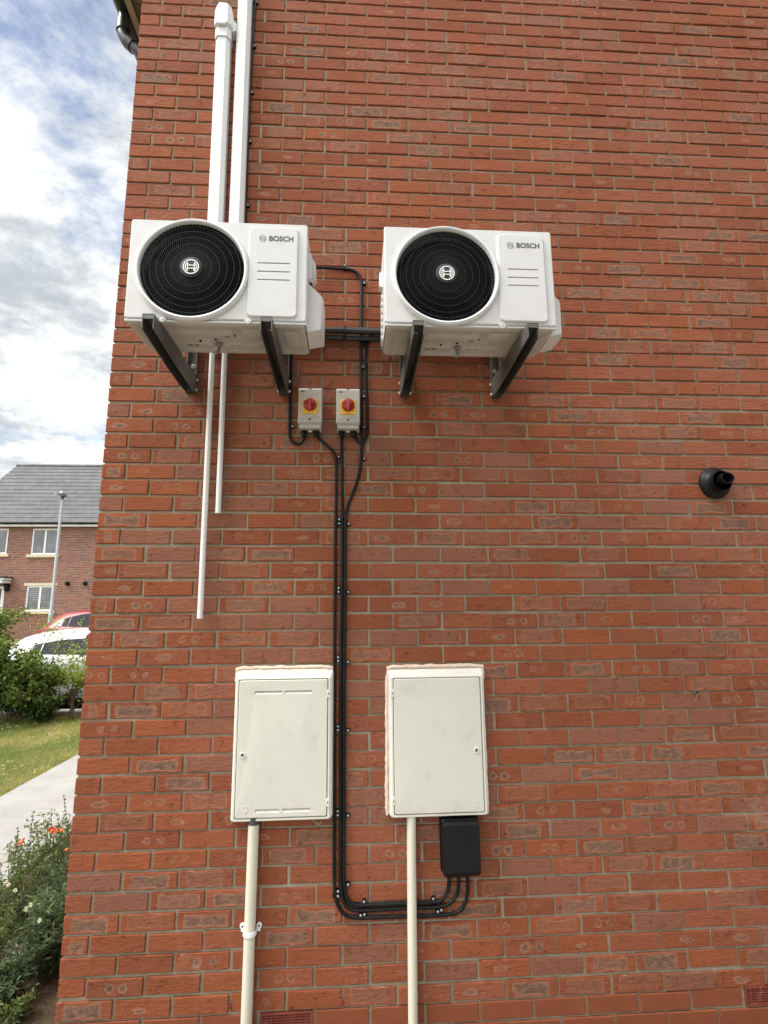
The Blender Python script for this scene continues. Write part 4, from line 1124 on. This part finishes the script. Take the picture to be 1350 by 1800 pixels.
def branch(mb, r_, p, d, L_, rad, depth, tips, spread=.6, up=.25, n=(2, 4)):
    pts = [Vector(p)]; dd = Vector(d).normalized(); seg = 5
    for i in range(seg):
        dd = (dd+Vector((r_.gauss(0, .16), r_.gauss(0, .16), r_.gauss(0, .10)+up*.25))).normalized(); pts.append(pts[-1]+dd*L_/seg)
    mb.tube(pts, rad, 6 if rad > .004 else 4, rr=[rad*(1-.6*i/seg) for i in range(seg+1)])
    for q in range(2, seg+1): tips.append((pts[q].copy(), dd.copy(), depth))
    if depth > 0:
        for k in range(r_.randint(*n)):
            q = pts[r_.randint(1, seg)]; nd = (dd+Vector((r_.gauss(0, spread), r_.gauss(0, spread), r_.gauss(0, spread*.6)+up))).normalized()
            branch(mb, r_, q, nd, L_*r_.uniform(.5, .75), rad*.5, depth-1, tips, spread, up, n)
def shrub(name, x, y, h, w, nst, depth, per, lsize, lm, lb, seed, cat='shrub', grp='shrubs in the hedge row before the parked cars', sp=.6, lsc=.05, zfrom=.12):
    r_ = random.Random(seed); s = empty(name, (x, y, gz(x, y)), lb, cat, grp)
    mb = MB(); tips = []
    for k in range(nst):
        a = 2*PI*k/nst+r_.uniform(-.4, .4); q = r_.uniform(.2, 1)
        branch(mb, r_, (r_.gauss(0, .04), r_.gauss(0, .04), -.02), (math.cos(a)*w*q*.75, math.sin(a)*w*q*.55, h*.8), h*r_.uniform(.5, .72), .014 if h > .8 else .008, depth, tips, sp, .22, (3, 4))
    mb.build('branches', M['bark'], s)
    lf = LB(seed+1)
    for (p, d, dp) in tips:
        if p.z < zfrom*h and r_.random() < .7: continue
        if dp == depth and r_.random() < .75: continue
        for k in range(per):
            q = p+Vector((r_.gauss(0, lsc), r_.gauss(0, lsc), r_.gauss(0, lsc*.8)))
            dr = Vector((d.x+r_.gauss(0, .8), d.y+r_.gauss(0, .8), r_.gauss(-.05, .45)))
            L_ = lsize*r_.uniform(.6, 1.25)
            lv = .15+1.0*(q.z/h-.35)+r_.gauss(0, .20)  # lit top and shaded inside painted: leaf tone lightens with height
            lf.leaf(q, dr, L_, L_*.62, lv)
    lf.build('foliage', lm, s); return s
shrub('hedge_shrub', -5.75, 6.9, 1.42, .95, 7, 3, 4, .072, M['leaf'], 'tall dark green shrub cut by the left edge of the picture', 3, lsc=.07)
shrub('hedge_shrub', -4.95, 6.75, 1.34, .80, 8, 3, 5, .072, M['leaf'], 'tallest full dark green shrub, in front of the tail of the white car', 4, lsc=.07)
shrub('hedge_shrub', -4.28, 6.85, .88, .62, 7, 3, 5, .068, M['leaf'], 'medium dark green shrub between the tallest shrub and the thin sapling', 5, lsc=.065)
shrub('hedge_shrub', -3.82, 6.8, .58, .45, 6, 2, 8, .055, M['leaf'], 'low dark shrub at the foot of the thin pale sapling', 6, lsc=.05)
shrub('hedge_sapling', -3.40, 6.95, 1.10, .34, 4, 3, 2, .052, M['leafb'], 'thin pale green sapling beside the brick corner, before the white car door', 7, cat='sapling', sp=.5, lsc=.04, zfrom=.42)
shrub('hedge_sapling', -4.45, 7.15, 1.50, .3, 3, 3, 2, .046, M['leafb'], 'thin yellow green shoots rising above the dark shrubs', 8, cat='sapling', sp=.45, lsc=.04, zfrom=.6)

# lawn blades, clover heads
lf = LB(21); r_ = lf.r
for k in range(34000):
    y = 2.4+(r_.random()**.8)*4.8; x = -2.24-(r_.random()**1.1)*4.4
    n_ = noise.noise(Vector((x*1.1, y*1.1, 0)))+.5*noise.noise(Vector((x*4, y*4, 2)))
    dry = .30+n_*.75+r_.gauss(0, .16)+(.55 if x > -2.42 else 0)+(.28 if y > 6.5 else 0)
    h_ = r_.uniform(.022, .050); z_ = gz(x, y)+.002
    a = r_.uniform(0, 6.28); dx, dy = math.cos(a)*.003, math.sin(a)*.003; lean = Vector((r_.gauss(0, .55), r_.gauss(0, .55), 1))*h_
    o = len(lf.v); b0 = Vector((x, y, z_)); lf.v += [b0-Vector((dx, dy, 0)), b0+Vector((dx, dy, 0)), b0+lean]; lf.f.append((o, o+1, o+2)); lf.lv += [dry]*3
tag(lf.build('grass', M['blades'], None), 'sunlit patchy green and straw coloured lawn grass', 'grass', kind='stuff')
lf = LB(22); r_ = lf.r
for k in range(170):
    x = -2.5-r_.random()*2.6; y = 3.6+r_.random()*3.0
    if noise.noise(Vector((x*.9, y*.9, 3))) < -.05: continue
    for j in range(5): lf.leaf((x+r_.gauss(0, .004), y+r_.gauss(0, .004), gz(x, y)+.035), (r_.gauss(0, 1), r_.gauss(0, 1), .9), .012, .012, .6)
tag(lf.build('clover_flowers', M['petalw'], None), 'tiny white clover heads dotted over the lawn', 'clover', kind='stuff')

# flower bed plants against the house
def herb(x, y, h, w, nst, seed, m, lb, lsize=.030, lw=.32, cat='plant', name='bed_plant', dens=9, curl=.5, grp='leafy plants in the flower bed'):
    r_ = random.Random(seed); s = empty(name, (x, y, gz(x, y)), lb, cat, grp)
    mb = MB(); lf = LB(seed+50)
    for k in range(nst):
        a = r_.uniform(0, 6.28); q = r_.random()**.6; tgt = Vector((math.cos(a)*w*q, math.sin(a)*w*q, h*r_.uniform(.45, 1.05)*(1-.35*q*q)))
        b0 = Vector((math.cos(a)*w*q*.25, math.sin(a)*w*q*.25, -.01)); md = b0.lerp(tgt, .5)+Vector((0, 0, h*.12))
        P = spline([b0, md, tgt], h/7); mb.tube(P, .0013, 4)
        for i, p in enumerate(P):
            if i < 1: continue
            for j in range(r_.randint(max(1, dens//3), dens)//1):
                d = Vector((r_.gauss(0, 1), r_.gauss(0, 1), r_.gauss(.35, .6)))
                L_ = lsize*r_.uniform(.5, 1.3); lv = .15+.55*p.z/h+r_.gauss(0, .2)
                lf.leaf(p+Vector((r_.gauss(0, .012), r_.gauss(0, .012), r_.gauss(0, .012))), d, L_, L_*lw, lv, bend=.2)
    mb.build('stems', M['stem'], s); lf.build('foliage', m, s); return s
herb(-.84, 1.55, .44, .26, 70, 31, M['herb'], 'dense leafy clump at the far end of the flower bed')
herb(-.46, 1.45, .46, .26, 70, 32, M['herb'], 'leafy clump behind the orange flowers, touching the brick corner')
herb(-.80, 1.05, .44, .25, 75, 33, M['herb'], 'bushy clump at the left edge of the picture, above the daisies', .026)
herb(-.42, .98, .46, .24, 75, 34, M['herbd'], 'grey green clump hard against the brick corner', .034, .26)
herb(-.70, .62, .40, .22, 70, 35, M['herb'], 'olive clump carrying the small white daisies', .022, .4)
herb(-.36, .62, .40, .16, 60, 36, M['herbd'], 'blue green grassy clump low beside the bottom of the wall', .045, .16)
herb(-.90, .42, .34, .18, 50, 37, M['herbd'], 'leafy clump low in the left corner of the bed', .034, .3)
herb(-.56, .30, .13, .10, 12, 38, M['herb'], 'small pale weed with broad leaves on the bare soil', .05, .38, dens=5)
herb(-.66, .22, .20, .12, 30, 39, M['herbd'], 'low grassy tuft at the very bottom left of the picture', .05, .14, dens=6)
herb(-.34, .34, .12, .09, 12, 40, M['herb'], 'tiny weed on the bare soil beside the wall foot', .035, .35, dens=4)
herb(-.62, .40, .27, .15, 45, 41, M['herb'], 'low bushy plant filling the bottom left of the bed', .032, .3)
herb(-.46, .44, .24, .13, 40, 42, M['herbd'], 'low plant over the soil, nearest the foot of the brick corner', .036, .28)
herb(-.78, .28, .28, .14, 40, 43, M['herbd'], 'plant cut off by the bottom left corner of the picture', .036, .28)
def spike(x, y, h, seed, lb, lean=(0, 0)):
    r_ = random.Random(seed); s = empty('flower_spike', (x, y, gz(x, y)), lb, 'plant', 'thin seed spikes standing above the flower bed')
    P = spline([(0, 0, 0), (lean[0]*.4, lean[1]*.4, h*.5), (lean[0], lean[1], h)], .02)
    mb = MB(); mb.tube(P, .0016, 5); mb.build('stem', M['stem'], s); lf = LB(seed)
    for i, p in enumerate(P):
        t = i/len(P)
        if t < .3: continue
        for j in range(3):
            a = r_.uniform(0, 6.28); lf.leaf(p, (math.cos(a), math.sin(a), .7), .022*(1.25-t)+.006, .009, .25+r_.gauss(0, .15))
    lf.build('leaves', M['herbd'], s)
spike(-.60, .80, .70, 61, 'tallest leafy seed spike, against the pale path at the left', (.015, 0))
spike(-.41, .82, .60, 62, 'short bare seed spike just left of the pair of orange flowers', (-.03, 0))
spike(-.30, .80, .66, 63, 'slim seed spike leaning away from the brick corner', (-.06, 0))
spike(-.33, .86, .76, 64, 'seed spike reaching out past the corner over the path', (-.13, 0))
spike(-.69, .86, .60, 65, 'seed spike at the very left edge of the bed', (0, 0))
spike(-.50, .90, .58, 66, 'seed spike behind the lone orange flower', (.02, 0))
def poppy(fx, fy, fz, r0, lb, seed, tilt):
    x, y = fx-.02, fy; g0 = gz(x, y); s = empty('orange_flower', (x, y, g0), lb, 'flower', 'orange red flowers in the bed')
    h = fz-g0; mb = MB(); mb.tube(spline([(0, 0, 0), (.0, 0, h*.5), (fx-x, 0, h)], .03), .0014, 5); mb.build('stem', M['stem'], s)
    rr = random.Random(seed); ax = Vector((tilt, -.3, 1)).normalized(); u_ = ax.cross(Vector((0, 1, 0))).normalized(); w_ = ax.cross(u_)
    c = Vector((fx-x, 0, h)); vs = []; fs = []; lv = []
    for k in range(5):
        a0 = 2*PI*k/5; o = len(vs); n_ = 5
        for i in range(4):
            t = i/3
            for j in range(n_):
                a = a0+(j/(n_-1)-.5)*1.5*(.35+.65*t); r = r0*t
                q = c+(u_*math.cos(a)+w_*math.sin(a))*r+ax*(r0*.45*t*t+rr.gauss(0, .0012)); vs.append(tuple(q)); lv.append(.4+.4*rr.random())
        fs += [(o+i*n_+j, o+i*n_+j+1, o+(i+1)*n_+j+1, o+(i+1)*n_+j) for i in range(3) for j in range(n_-1)]
    me = bpy.data.meshes.new('petals'); me.from_pydata(vs, [], fs); me.materials.append(M['petal'])
    a = me.attributes.new('lv', 'FLOAT', 'POINT'); a.data.foreach_set('value', lv)
    o = bpy.data.objects.new('petals', me); C.objects.link(o); o.parent = s
    mb = MB(); mb.lathe([(.0, .012), (.005, .010), (.006, .002), (.0, 0)], tuple(c), axis='z', n=10); mb.build('flower_centre', M['yolk'], s)
poppy(-.63, .80, .49, .021, 'lone orange red flower at the left, below the tallest seed spike', 71, -.5)
poppy(-.478, .80, .540, .024, 'widest orange red flower, seen edge on against the pale path', 72, .6)
poppy(-.428, .80, .541, .016, 'orange red bud like flower right of the widest one', 73, .1)
poppy(-.389, .80, .445, .012, 'smallest orange flower, half sunk in leaves by the brick corner', 74, -.2)
def daisy(x, y, z, lb, seed):
    g0 = gz(x, y); s = empty('white_daisy', (x, y, g0), lb, 'flower', 'small white daisies in the bed'); h = z-g0
    mb = MB(); mb.tube([(0, .02, 0), (0, .01, h*.5), (0, 0, h)], .0011, 5); mb.build('stem', M['stem'], s)
    lf = LB(seed)
    for k in range(12):
        a = 2*PI*k/12; lf.leaf((0, 0, h), (math.cos(a), -.45+.3*math.sin(a), math.sin(a)), .014, .0065, .6, bend=.02)
    lf.build('petals', M['petalw'], s)
    mb = MB(); mb.lathe([(.0, -.004), (.003, -.003), (.004, .0)], (0, -.001, h), n=10); mb.build('flower_centre', M['yolk'], s)
for k, (dx_, dy_, dz_, lb) in enumerate(((-.535, .55, .400, 'uppermost white daisy, left of centre in the bed'), (-.50, .55, .372, 'white daisy just below and right of the uppermost one'), (-.395, .50, .330, 'white daisy nearest the orange bud, close to the wall'),
        (-.415, .50, .312, 'white daisy just under the one nearest the wall'), (-.62, .48, .245, 'lower white daisy at the left edge of the picture'), (-.58, .45, .205, 'lowest white daisy, over the dark leaves'), (-.335, .48, .27, 'white daisy half hidden at the brick edge'))):
    daisy(dx_, dy_, dz_, lb, 90+k)
# weeds at the wall foot
s = empty('wall_weed', (2.90, -.03, -.06), 'straggly pale weed growing up past the right air brick', 'weed')
mb = MB(); mb.tube(spline([(0, 0, 0), (.01, -.01, .07), (-.012, -.005, .12), (.006, 0, .17)], .01), .0016, 5); mb.build('stem', M['drystem'], s)
lf = LB(99); [lf.leaf((.004*k, -.004, .08+.02*k), (math.cos(k*2), -.4, .3), .02, .011, .9) for k in range(5)]; lf.build('leaves', M['leafb'], s)

# ================================================================== CARS
def make_car(name, x0, yc, g0, L_, H_, hw, m, lb, grp, wk=1.0):
    s = empty(name, (x0, yc, g0), lb, 'car', grp)
    k = H_/1.5
    # x, top z, roof half width, belt z, body half width
    st = [(0, .62, .70, .55, .72), (.03, .86, .74, .70, .80), (.10, 1.02, .72, .90, .86), (.22, 1.18, .66, .97, .89), (.42, 1.37, .62, .98, .90), (.70, 1.46, .60, .975, .91), (1.2, 1.50, .60, .96, .92), (1.8, 1.50, .60, .945, .92), (2.2, 1.465, .59, .935, .92),
          (2.55, 1.34, .60, .93, .92), (2.9, 1.14, .64, .93, .915), (3.1, 1.02, .70, .92, .91), (3.4, .97, .74, .89, .90), (3.8, .89, .74, .82, .88), (4.05, .78, .72, .72, .83), (4.17, .60, .66, .55, .74)]
    sc = L_/4.17; loops = []
    def sec(q):
        x, zt, rw, zb, bw = q; f_ = hw/.92; zt *= k; zb *= k; rw *= f_; bw *= f_; zb = min(zb, zt-.02)
        P = [(0, zt), (rw*.55, zt-.008), (rw*.88, zt-.035), (rw, zt-.075 if zt-zb > .15 else zt-.04)]
        P += [(rw+(bw-rw)*.85, zb+.02), (bw-.01, zb-.03), (bw+.005, zb-.12 if zb > .7 else zb-.05), (bw, .50*k if zb > .6 else .46), (bw-.02, .34), (bw-.06, .22), (0, .20)]
        return x*sc, P
    for q in st:
        x, P = sec(q); loops.append([(x, p[0], p[1]) for p in P]+[(x, -p[0], p[1]) for p in P[-2:0:-1]])
    mb = MB(); mb.loft(loops, 0, True, True, True); mb.build('body', m, s)
    # windows laid proud of the body side, each its own part
    def interp(x):
        x /= sc
        for a, c in zip(st, st[1:]):
            if a[0] <= x <= c[0]:
                t = (x-a[0])/(c[0]-a[0]); return tuple(a[i]+(c[i]-a[i])*t for i in range(5))
        return st[-1]
    def side_pt(x, t, sg):
        _, P = sec(interp(x)); a = P[4]; c = P[3]; return (x, sg*(a[0]+(c[0]-a[0])*t+.006), a[1]+(c[1]-a[1])*t+.002)
    for sg in (-1, 1):
        for (xa, xb, ta, tb, ta2, tb2) in ((.44, .885, .16, .22, .12, .64), (.90, 1.62, .12, .62, .12, .78), (1.70, 2.42, .12, .76, .12, .70), (2.45, 2.80, .03, .82, .05, .30)):
            mb = MB(); vs = []; n_ = 6
            for i in range(n_+1):
                t = i/n_; x = (xa+(xb-xa)*t)*sc; lo = ta+(ta2-ta)*t; hi = min(.93, (tb+(tb2-tb)*(t**.6))*wk)
                vs += [side_pt(x, lo, sg), side_pt(x, hi, sg)]
            mb.add(vs, [(2*i, 2*i+2, 2*i+3, 2*i+1) for i in range(n_)], 0, True); mb.build('side_window', M['glass'], s, fix=False)
        mb = MB(); mb.box(1.63*sc, 1.69*sc, sg*hw*.80-.02, sg*hw*.80+.02, .98*k, 1.30*k)
        for xa in (.92, 1.66, 2.45):
            pa = side_pt(xa*sc, -.02, sg)
        mb = MB(); mb.add([side_pt(1.62*sc, .03, sg), side_pt(1.70*sc, .03, sg), side_pt(1.70*sc, .93, sg), side_pt(1.62*sc, .93, sg)], [(0, 1, 2, 3)]); mb.build('door_pillar', M['black'], s, fix=False)
        for xw in (.78, 3.35):
            w = empty('wheel', (xw*sc, sg*(hw-.10), .31)); w.parent = s
            mb = MB(); mb.lathe([(.20, -.10), (.29, -.10), (.31, -.08), (.31, .08), (.29, .10), (.20, .10)], (0, 0, 0), n=36, close=True); mb.build('tyre', M['rubber'], w)
            mb = MB(); mb.lathe([(.0, sg*.07), (.06, sg*.085), (.18, sg*.075), (.20, sg*.095), (.20, -.09), (0, -.09)], (0, 0, 0), n=30)
            for q in range(5):
                a = 2*PI*q/5; mb.box(-.02+.11*math.cos(a), .02+.11*math.cos(a), sg*.08-.012, sg*.08+.012, -.02+.11*math.sin(a), .02+.11*math.sin(a), bev=.005, seg=1)
            mb.build('rim', M['alloy'], w)
            mb = MB(); mb.lathe([(.0, 0), (.355, 0)], (xw*sc, sg*(hw+.006 if hw else 0), .33), n=30)
            mb.prism([(xw*sc+.36*math.cos(PI*q/16), .30+.36*math.sin(PI*q/16)) for q in range(17)], sg*(hw-.20), sg*(hw+.004)); 
            mb = MB(); mb.prism([(xw*sc+.355*math.cos(PI*q/16), .28+.355*math.sin(PI*q/16)) for q in range(17)], sg*(hw-.24), sg*(hw+.007)); mb.build('wheel_arch', M['black'], s)
        mb = MB(); mb.box(.02, .22, sg*hw*.78-.07, sg*hw*.78+.09*(1 if sg > 0 else .6), .72*k, .90*k, bev=.02); mb.build('tail_light', M['isored'], s)
        mb = MB(); mb.box(3.86*sc, 4.10*sc, sg*hw*.72-.10, sg*hw*.72+.10, .64*k, .76*k, bev=.03); mb.build('headlight', M['alloy'], s)
        mb = MB(); mb.box(2.62*sc, 2.76*sc, sg*(hw+.02), sg*(hw+.17), .95*k, 1.07*k, bev=.03); mb.build('door_mirror', m, s)
        mb = MB(); mb.box(1.22*sc, 1.42*sc, sg*(hw+.0), sg*(hw+.03), .80*k, .83*k, bev=.006, seg=1); mb.build('door_handle', m, s)
    def top_pt(x, y):
        _, P = sec(interp(x)); return (x, y, P[0][1]-.05*(abs(y)/P[3][0])**2+.008)
    for nm, xa, xb in (('rear_screen', .14, .44), ('windscreen', 2.28, 2.98)):
        mb = MB(); vs = [top_pt((xa+(xb-xa)*i/5)*sc, -.56+1.12*j/6) for i in range(6) for j in range(7)]
        mb.add(vs, [(i*7+j, i*7+j+1, (i+1)*7+j+1, (i+1)*7+j) for i in range(5) for j in range(6)], 0, True); mb.build(nm, M['glass'], s, fix=False)
    mb = MB(); mb.box(-.012, .0, -.26, .26, .42, .52); mb.build('number_plate', M['isoyel'], s)
    return s
make_car('parked_car', -5.72, 9.20, -.16, 4.3, 1.48, .90, M['carwhite'], 'white hatchback parked at the kerb behind the hedge shrubs', 'cars parked across the lawn')
make_car('parked_car', -7.95, 14.6, gz(-7, 14.6)-.1, 4.2, 1.54, .90, M['carred'], 'red hatchback parked beyond the white car, before the far house', 'cars parked across the lawn', wk=1.25)

# ================================================================== UNSEEN HOUSE OPPOSITE, ADDED TO SHADE THE LOWER WALL
nh = empty('brick_house', (0, 0, 0), 'unseen red brick house opposite, added behind the viewer to shade the lower gable wall', 'house')
mb = MB(); mb.prism([(.6, -.1), (9.5, -.1), (9.5, 5.2), (5.05, 8.4), (.6, 5.2)], -7.2, -7.0); mb.prism([(.6, -.1), (9.5, -.1), (9.5, 5.2), (.6, 5.2)], -15.2, -15.0)
mb.box(.6, .8, -15.0, -7.2, -.1, 5.2); mb.box(9.3, 9.5, -15.0, -7.2, -.1, 5.2); mb.build('wall', M['farbrick'], nh)
mb = MB()
for sg in (-1, 1):
    mb.add([(5.05+sg*4.75, y, 5.08+q) for y in (-15.3, -6.9) for q in (0, .06)]+[(5.05, y, 8.5+q) for y in (-15.3, -6.9) for q in (0, .06)], [(0, 2, 6, 4), (1, 5, 7, 3), (0, 4, 5, 1), (2, 3, 7, 6), (0, 1, 3, 2), (4, 6, 7, 5)])
mb.build('roof', M['tile'], nh)

# ================================================================== LAMP POST
lp = empty('street_lamp', (-8.74, 16, gz(-8.7, 16)), 'tall grey street lamp in front of the far brick house', 'street lamp')
mb = MB(); mb.tube([(0, 0, -.1), (0, 0, 1.2)], .075, 16); mb.tube([(0, 0, 1.2), (0, 0, 1.28), (0, 0, 5.15)], .05, 16, rr=[.075, .055, .040]); mb.build('column', M['lampsteel'], lp)
mb = MB(); mb.tube([(0, 0, 5.08), (0, 0, 5.22)], .05, 12)
a = [(.10, .0, 5.19), (.12, .0, 5.25), (-.04, 0, 5.30), (-.26, 0, 5.31)]
mb.loft([[(x, y, z) for y, z in ((-w, za), (w, za), (w*.7, zb), (-w*.7, zb))] for x, w, za, zb in ((.12, .04, 5.20, 5.25), (.06, .08, 5.18, 5.28), (-.10, .10, 5.21, 5.30), (-.24, .08, 5.27, 5.315), (-.30, .03, 5.30, 5.32))], 0, True, True, True)
mb.build('lantern_head', M['pipeblack'], lp)
mb = MB(); mb.lathe([(.04, .0), (.04, .05), (.03, .075), (.0, .085)], (-.05, 0, 5.295), axis='z', n=16); mb.build('photocell', M['upvc'], lp)

# ================================================================== FAR HOUSE
fh = empty('terraced_house', (-9, 22, .5), 'brown brick house with grey tiled roof across the road', 'house')
def fp_(mb, name, m, par=fh):
    o = mb.build(name, m, par); o.location = (9, -22, -.5) if par is fh else (0, 0, 0); return o
X0, X1, YF, YB, ZE, ZR, YR = -16.5, -1.5, 22.0, 30.0, 5.36, 9.16, 26.0
wins = [(-15.30, -14.13, 4.10, 5.24), (-13.10, -11.96, 4.07, 5.24), (-13.10, -11.94, 1.60, 2.69), (-8.6, -7.4, 4.07, 5.24), (-8.6, -7.4, 1.60, 2.69), (-5.6, -4.4, 4.07, 5.24)]
door = (-15.30, -14.02, .55, 2.68)
mb = MB()
out = [(X0, .2), (X1, .2), (X1, ZE), (X0, ZE)]
holes = [[(a, c), (b_, c), (b_, d), (a, d)] for a, b_, c, d in wins+[door]]
mb.prism(out, YF, YF+.12, holes=holes)
mb.prism([(YF+.12, .2), (YB, .2), (YB, ZE), (YR, ZR-.1), (YF+.12, ZE)], X0, X0+.12, axis='x'); mb.prism([(YF+.12, .2), (YB, .2), (YB, ZE), (YR, ZR-.1), (YF+.12, ZE)], X1-.12, X1, axis='x')
mb.box(X0+.12, X1-.12, YB-.12, YB, .2, ZE)
fp_(mb, 'wall', M['farbrick'])
M['blind'], b, p = mat('window_blinds_behind_glass'); x, y, z = b.sep(b.obj())
w = b.m('SINE', z*70.0); n_ = b.noise(b.obj(), 1.7, 3)
b.link(b.mix(b.sstep(w, -.3, .6)*b.sstep(n_, .4, .6), (.035, .04, .042), (.16, .165, .165)), p.inputs['Base Color']); setp(p, Roughness=.12, Specular_IOR_Level=.8, Coat_Weight=.5, Coat_Roughness=.05)
for k, (a, b_, c, d) in enumerate(wins):
    mb = MB(); fw_ = .07; md = (a+b_)/2
    mb.prism([(a, c), (b_, c), (b_, d), (a, d)], YF+.03, YF+.09, holes=[[(a+fw_, c+fw_), (md-.04, c+fw_), (md-.04, d-fw_), (a+fw_, d-fw_)], [(md+.04, c+fw_), (b_-fw_, c+fw_), (b_-fw_, d-fw_), (md+.04, d-fw_)]])
    f_ = fp_(mb, 'window', M['upvc'])
    for q in ((a+fw_, md-.04), (md+.04, b_-fw_)):
        mb = MB(); mb.box(q[0]+.001, q[1]-.001, YF+.055, YF+.065, c+fw_+.001, d-fw_-.001); mb.build('pane', M['blind'], f_)
    mb = MB(); mb.box(a-.14, b_+.14, YF-.07, YF+.028, c-.13, c-.001, bev=.01, seg=1); fp_(mb, 'sill', M['stone'])
    if d < 3:
        mb = MB(); mb.box(a-.12, b_+.12, YF-.012, YF+.10, d+.001, d+.12, bev=.005, seg=1); fp_(mb, 'lintel', M['stone'])
mb = MB(); a, b_, c, d = door; mb.prism([(a, c), (b_, c), (b_, d), (a, d)], YF+.02, YF+.10, holes=[[(a+.12, c+.04), (b_-.14, c+.04), (b_-.14, d-.10), (a+.12, d-.10)]]); df = fp_(mb, 'door_frame', M['upvc'])
mb = MB(); mb.box(a+.121, b_-.141, YF+.05, YF+.09, c+.041, d-.101); mb.build('front_door', M['pipeblack'], df)
mb = MB(); mb.box(-15.6, -13.74, YF-.62, YF-.003, 2.93, 3.03, bev=.02, seg=1); mb.box(-15.55, -13.80, YF-.58, YF-.003, 2.80, 2.928, bev=.01, seg=1); cn = fp_(mb, 'door_canopy', M['upvc'])
mb = MB(); mb.box(-15.63, -13.71, YF-.66, YF-.003, 3.031, 3.08); mb.build('canopy_roof', M['asphalt'], cn)
mb = MB(); mb.loft([[(-13.86+sx*w_, YF-.13+sy*w_, z_) for sx, sy in ((-1, -1), (1, -1), (1, 1), (-1, 1))] for z_, w_ in ((2.45, .04), (2.50, .07), (2.72, .085), (2.76, .10), (2.82, .03))], 0, False, True, True); mb.box(-13.88, -13.84, YF-.10, YF-.002, 2.70, 2.73); fp_(mb, 'door_lantern', M['black'])
for xq in (-11.37, -10.61):
    mb = MB(); mb.lathe([(.0, -.13), (.07, -.13), (.07, -.03), (.095, -.03), (.095, -.002)], (xq, YF, 2.78), n=20); fp_(mb, 'wall_flue', M['black'])
# roof in lapped courses
mt, b, p = mat('far_roof_tiles'); o = b.obj(); x, y, z = b.sep(o)
br = b.new('ShaderNodeTexBrick'); b.link(b.comb(x, (z-ZE)*1.0, 0.0), br.inputs[0]); NC = 15; rh = (ZR-ZE)/NC
for k_, v_ in (('Scale', 1.0), ('Brick Width', .33), ('Row Height', rh), ('Mortar Size', .008), ('Bias', 0.0)): br.inputs[k_].default_value = v_
br.inputs['Color1'].default_value = (.088, .088, .090, 1); br.inputs['Color2'].default_value = (.118, .118, .120, 1); br.inputs['Mortar'].default_value = (.05, .05, .05, 1)
b.link(b.mix(b.sstep(b.noise(o, 1.2, 6), .45, .7)*.35, br.outputs[0], (.15, .15, .15)), p.inputs['Base Color']); setp(p, Roughness=.8)
mb = MB(); ya = YF-.30; za = ZE+.10
for sgn in (1, -1):
    for k in range(NC):
        t0, t1 = k/NC, (k+1.06)/NC; yy0 = (ya+(YR-ya)*t0); yy1 = (ya+(YR-ya)*min(1, t1)); z0_ = za+(ZR-za)*t0+.045; z1_ = za+(ZR-za)*min(1, t1)+.005
        if sgn < 0: yy0 = 2*YR-yy0; yy1 = 2*YR-yy1
        for (xa, xb) in ((X0-.08, X1+.08),):
            vs = [(xa, yy0, z0_), (xb, yy0, z0_), (xb, yy1, z1_), (xa, yy1, z1_)]; vs += [(v[0], v[1], v[2]-.04) for v in vs]
            mb.add(vs, [(0, 1, 2, 3), (7, 6, 5, 4), (0, 4, 5, 1), (1, 5, 6, 2), (2, 6, 7, 3), (3, 7, 4, 0)])
rf = fp_(mb, 'roof', mt)
mb = MB()
for k in range(33): mb.tube([(X0-.08+k*.46, YR, ZR+.03), (X0-.08+k*.46+.45, YR, ZR+.03)], .09, 10)
mb.build('ridge_tiles', M['tile'], rf)
mb = MB(); mb.box(X0-.05, X1+.05, YF-.26, YF-.235, ZE-.06, ZE+.06); mb.box(X0-.05, X1+.05, YF-.234, YF-.002, ZE-.05, ZE-.03); fp_(mb, 'fascia', M['upvc'])
mb = MB(); mb.prism([(YF-.32+.06*math.cos(PI+PI*k/10), ZE+.09+.06*math.sin(PI+PI*k/10)) for k in range(11)], X0-.1, X1+.1, axis='x'); gt_ = fp_(mb, 'gutter', M['black'])
for k in range(14):
    mb = MB(); mb.box(X0+.3+k*1.05, X0+.34+k*1.05, YF-.395, YF-.262, ZE+.02, ZE+.10); mb.build('gutter_bracket', M['black'], gt_)
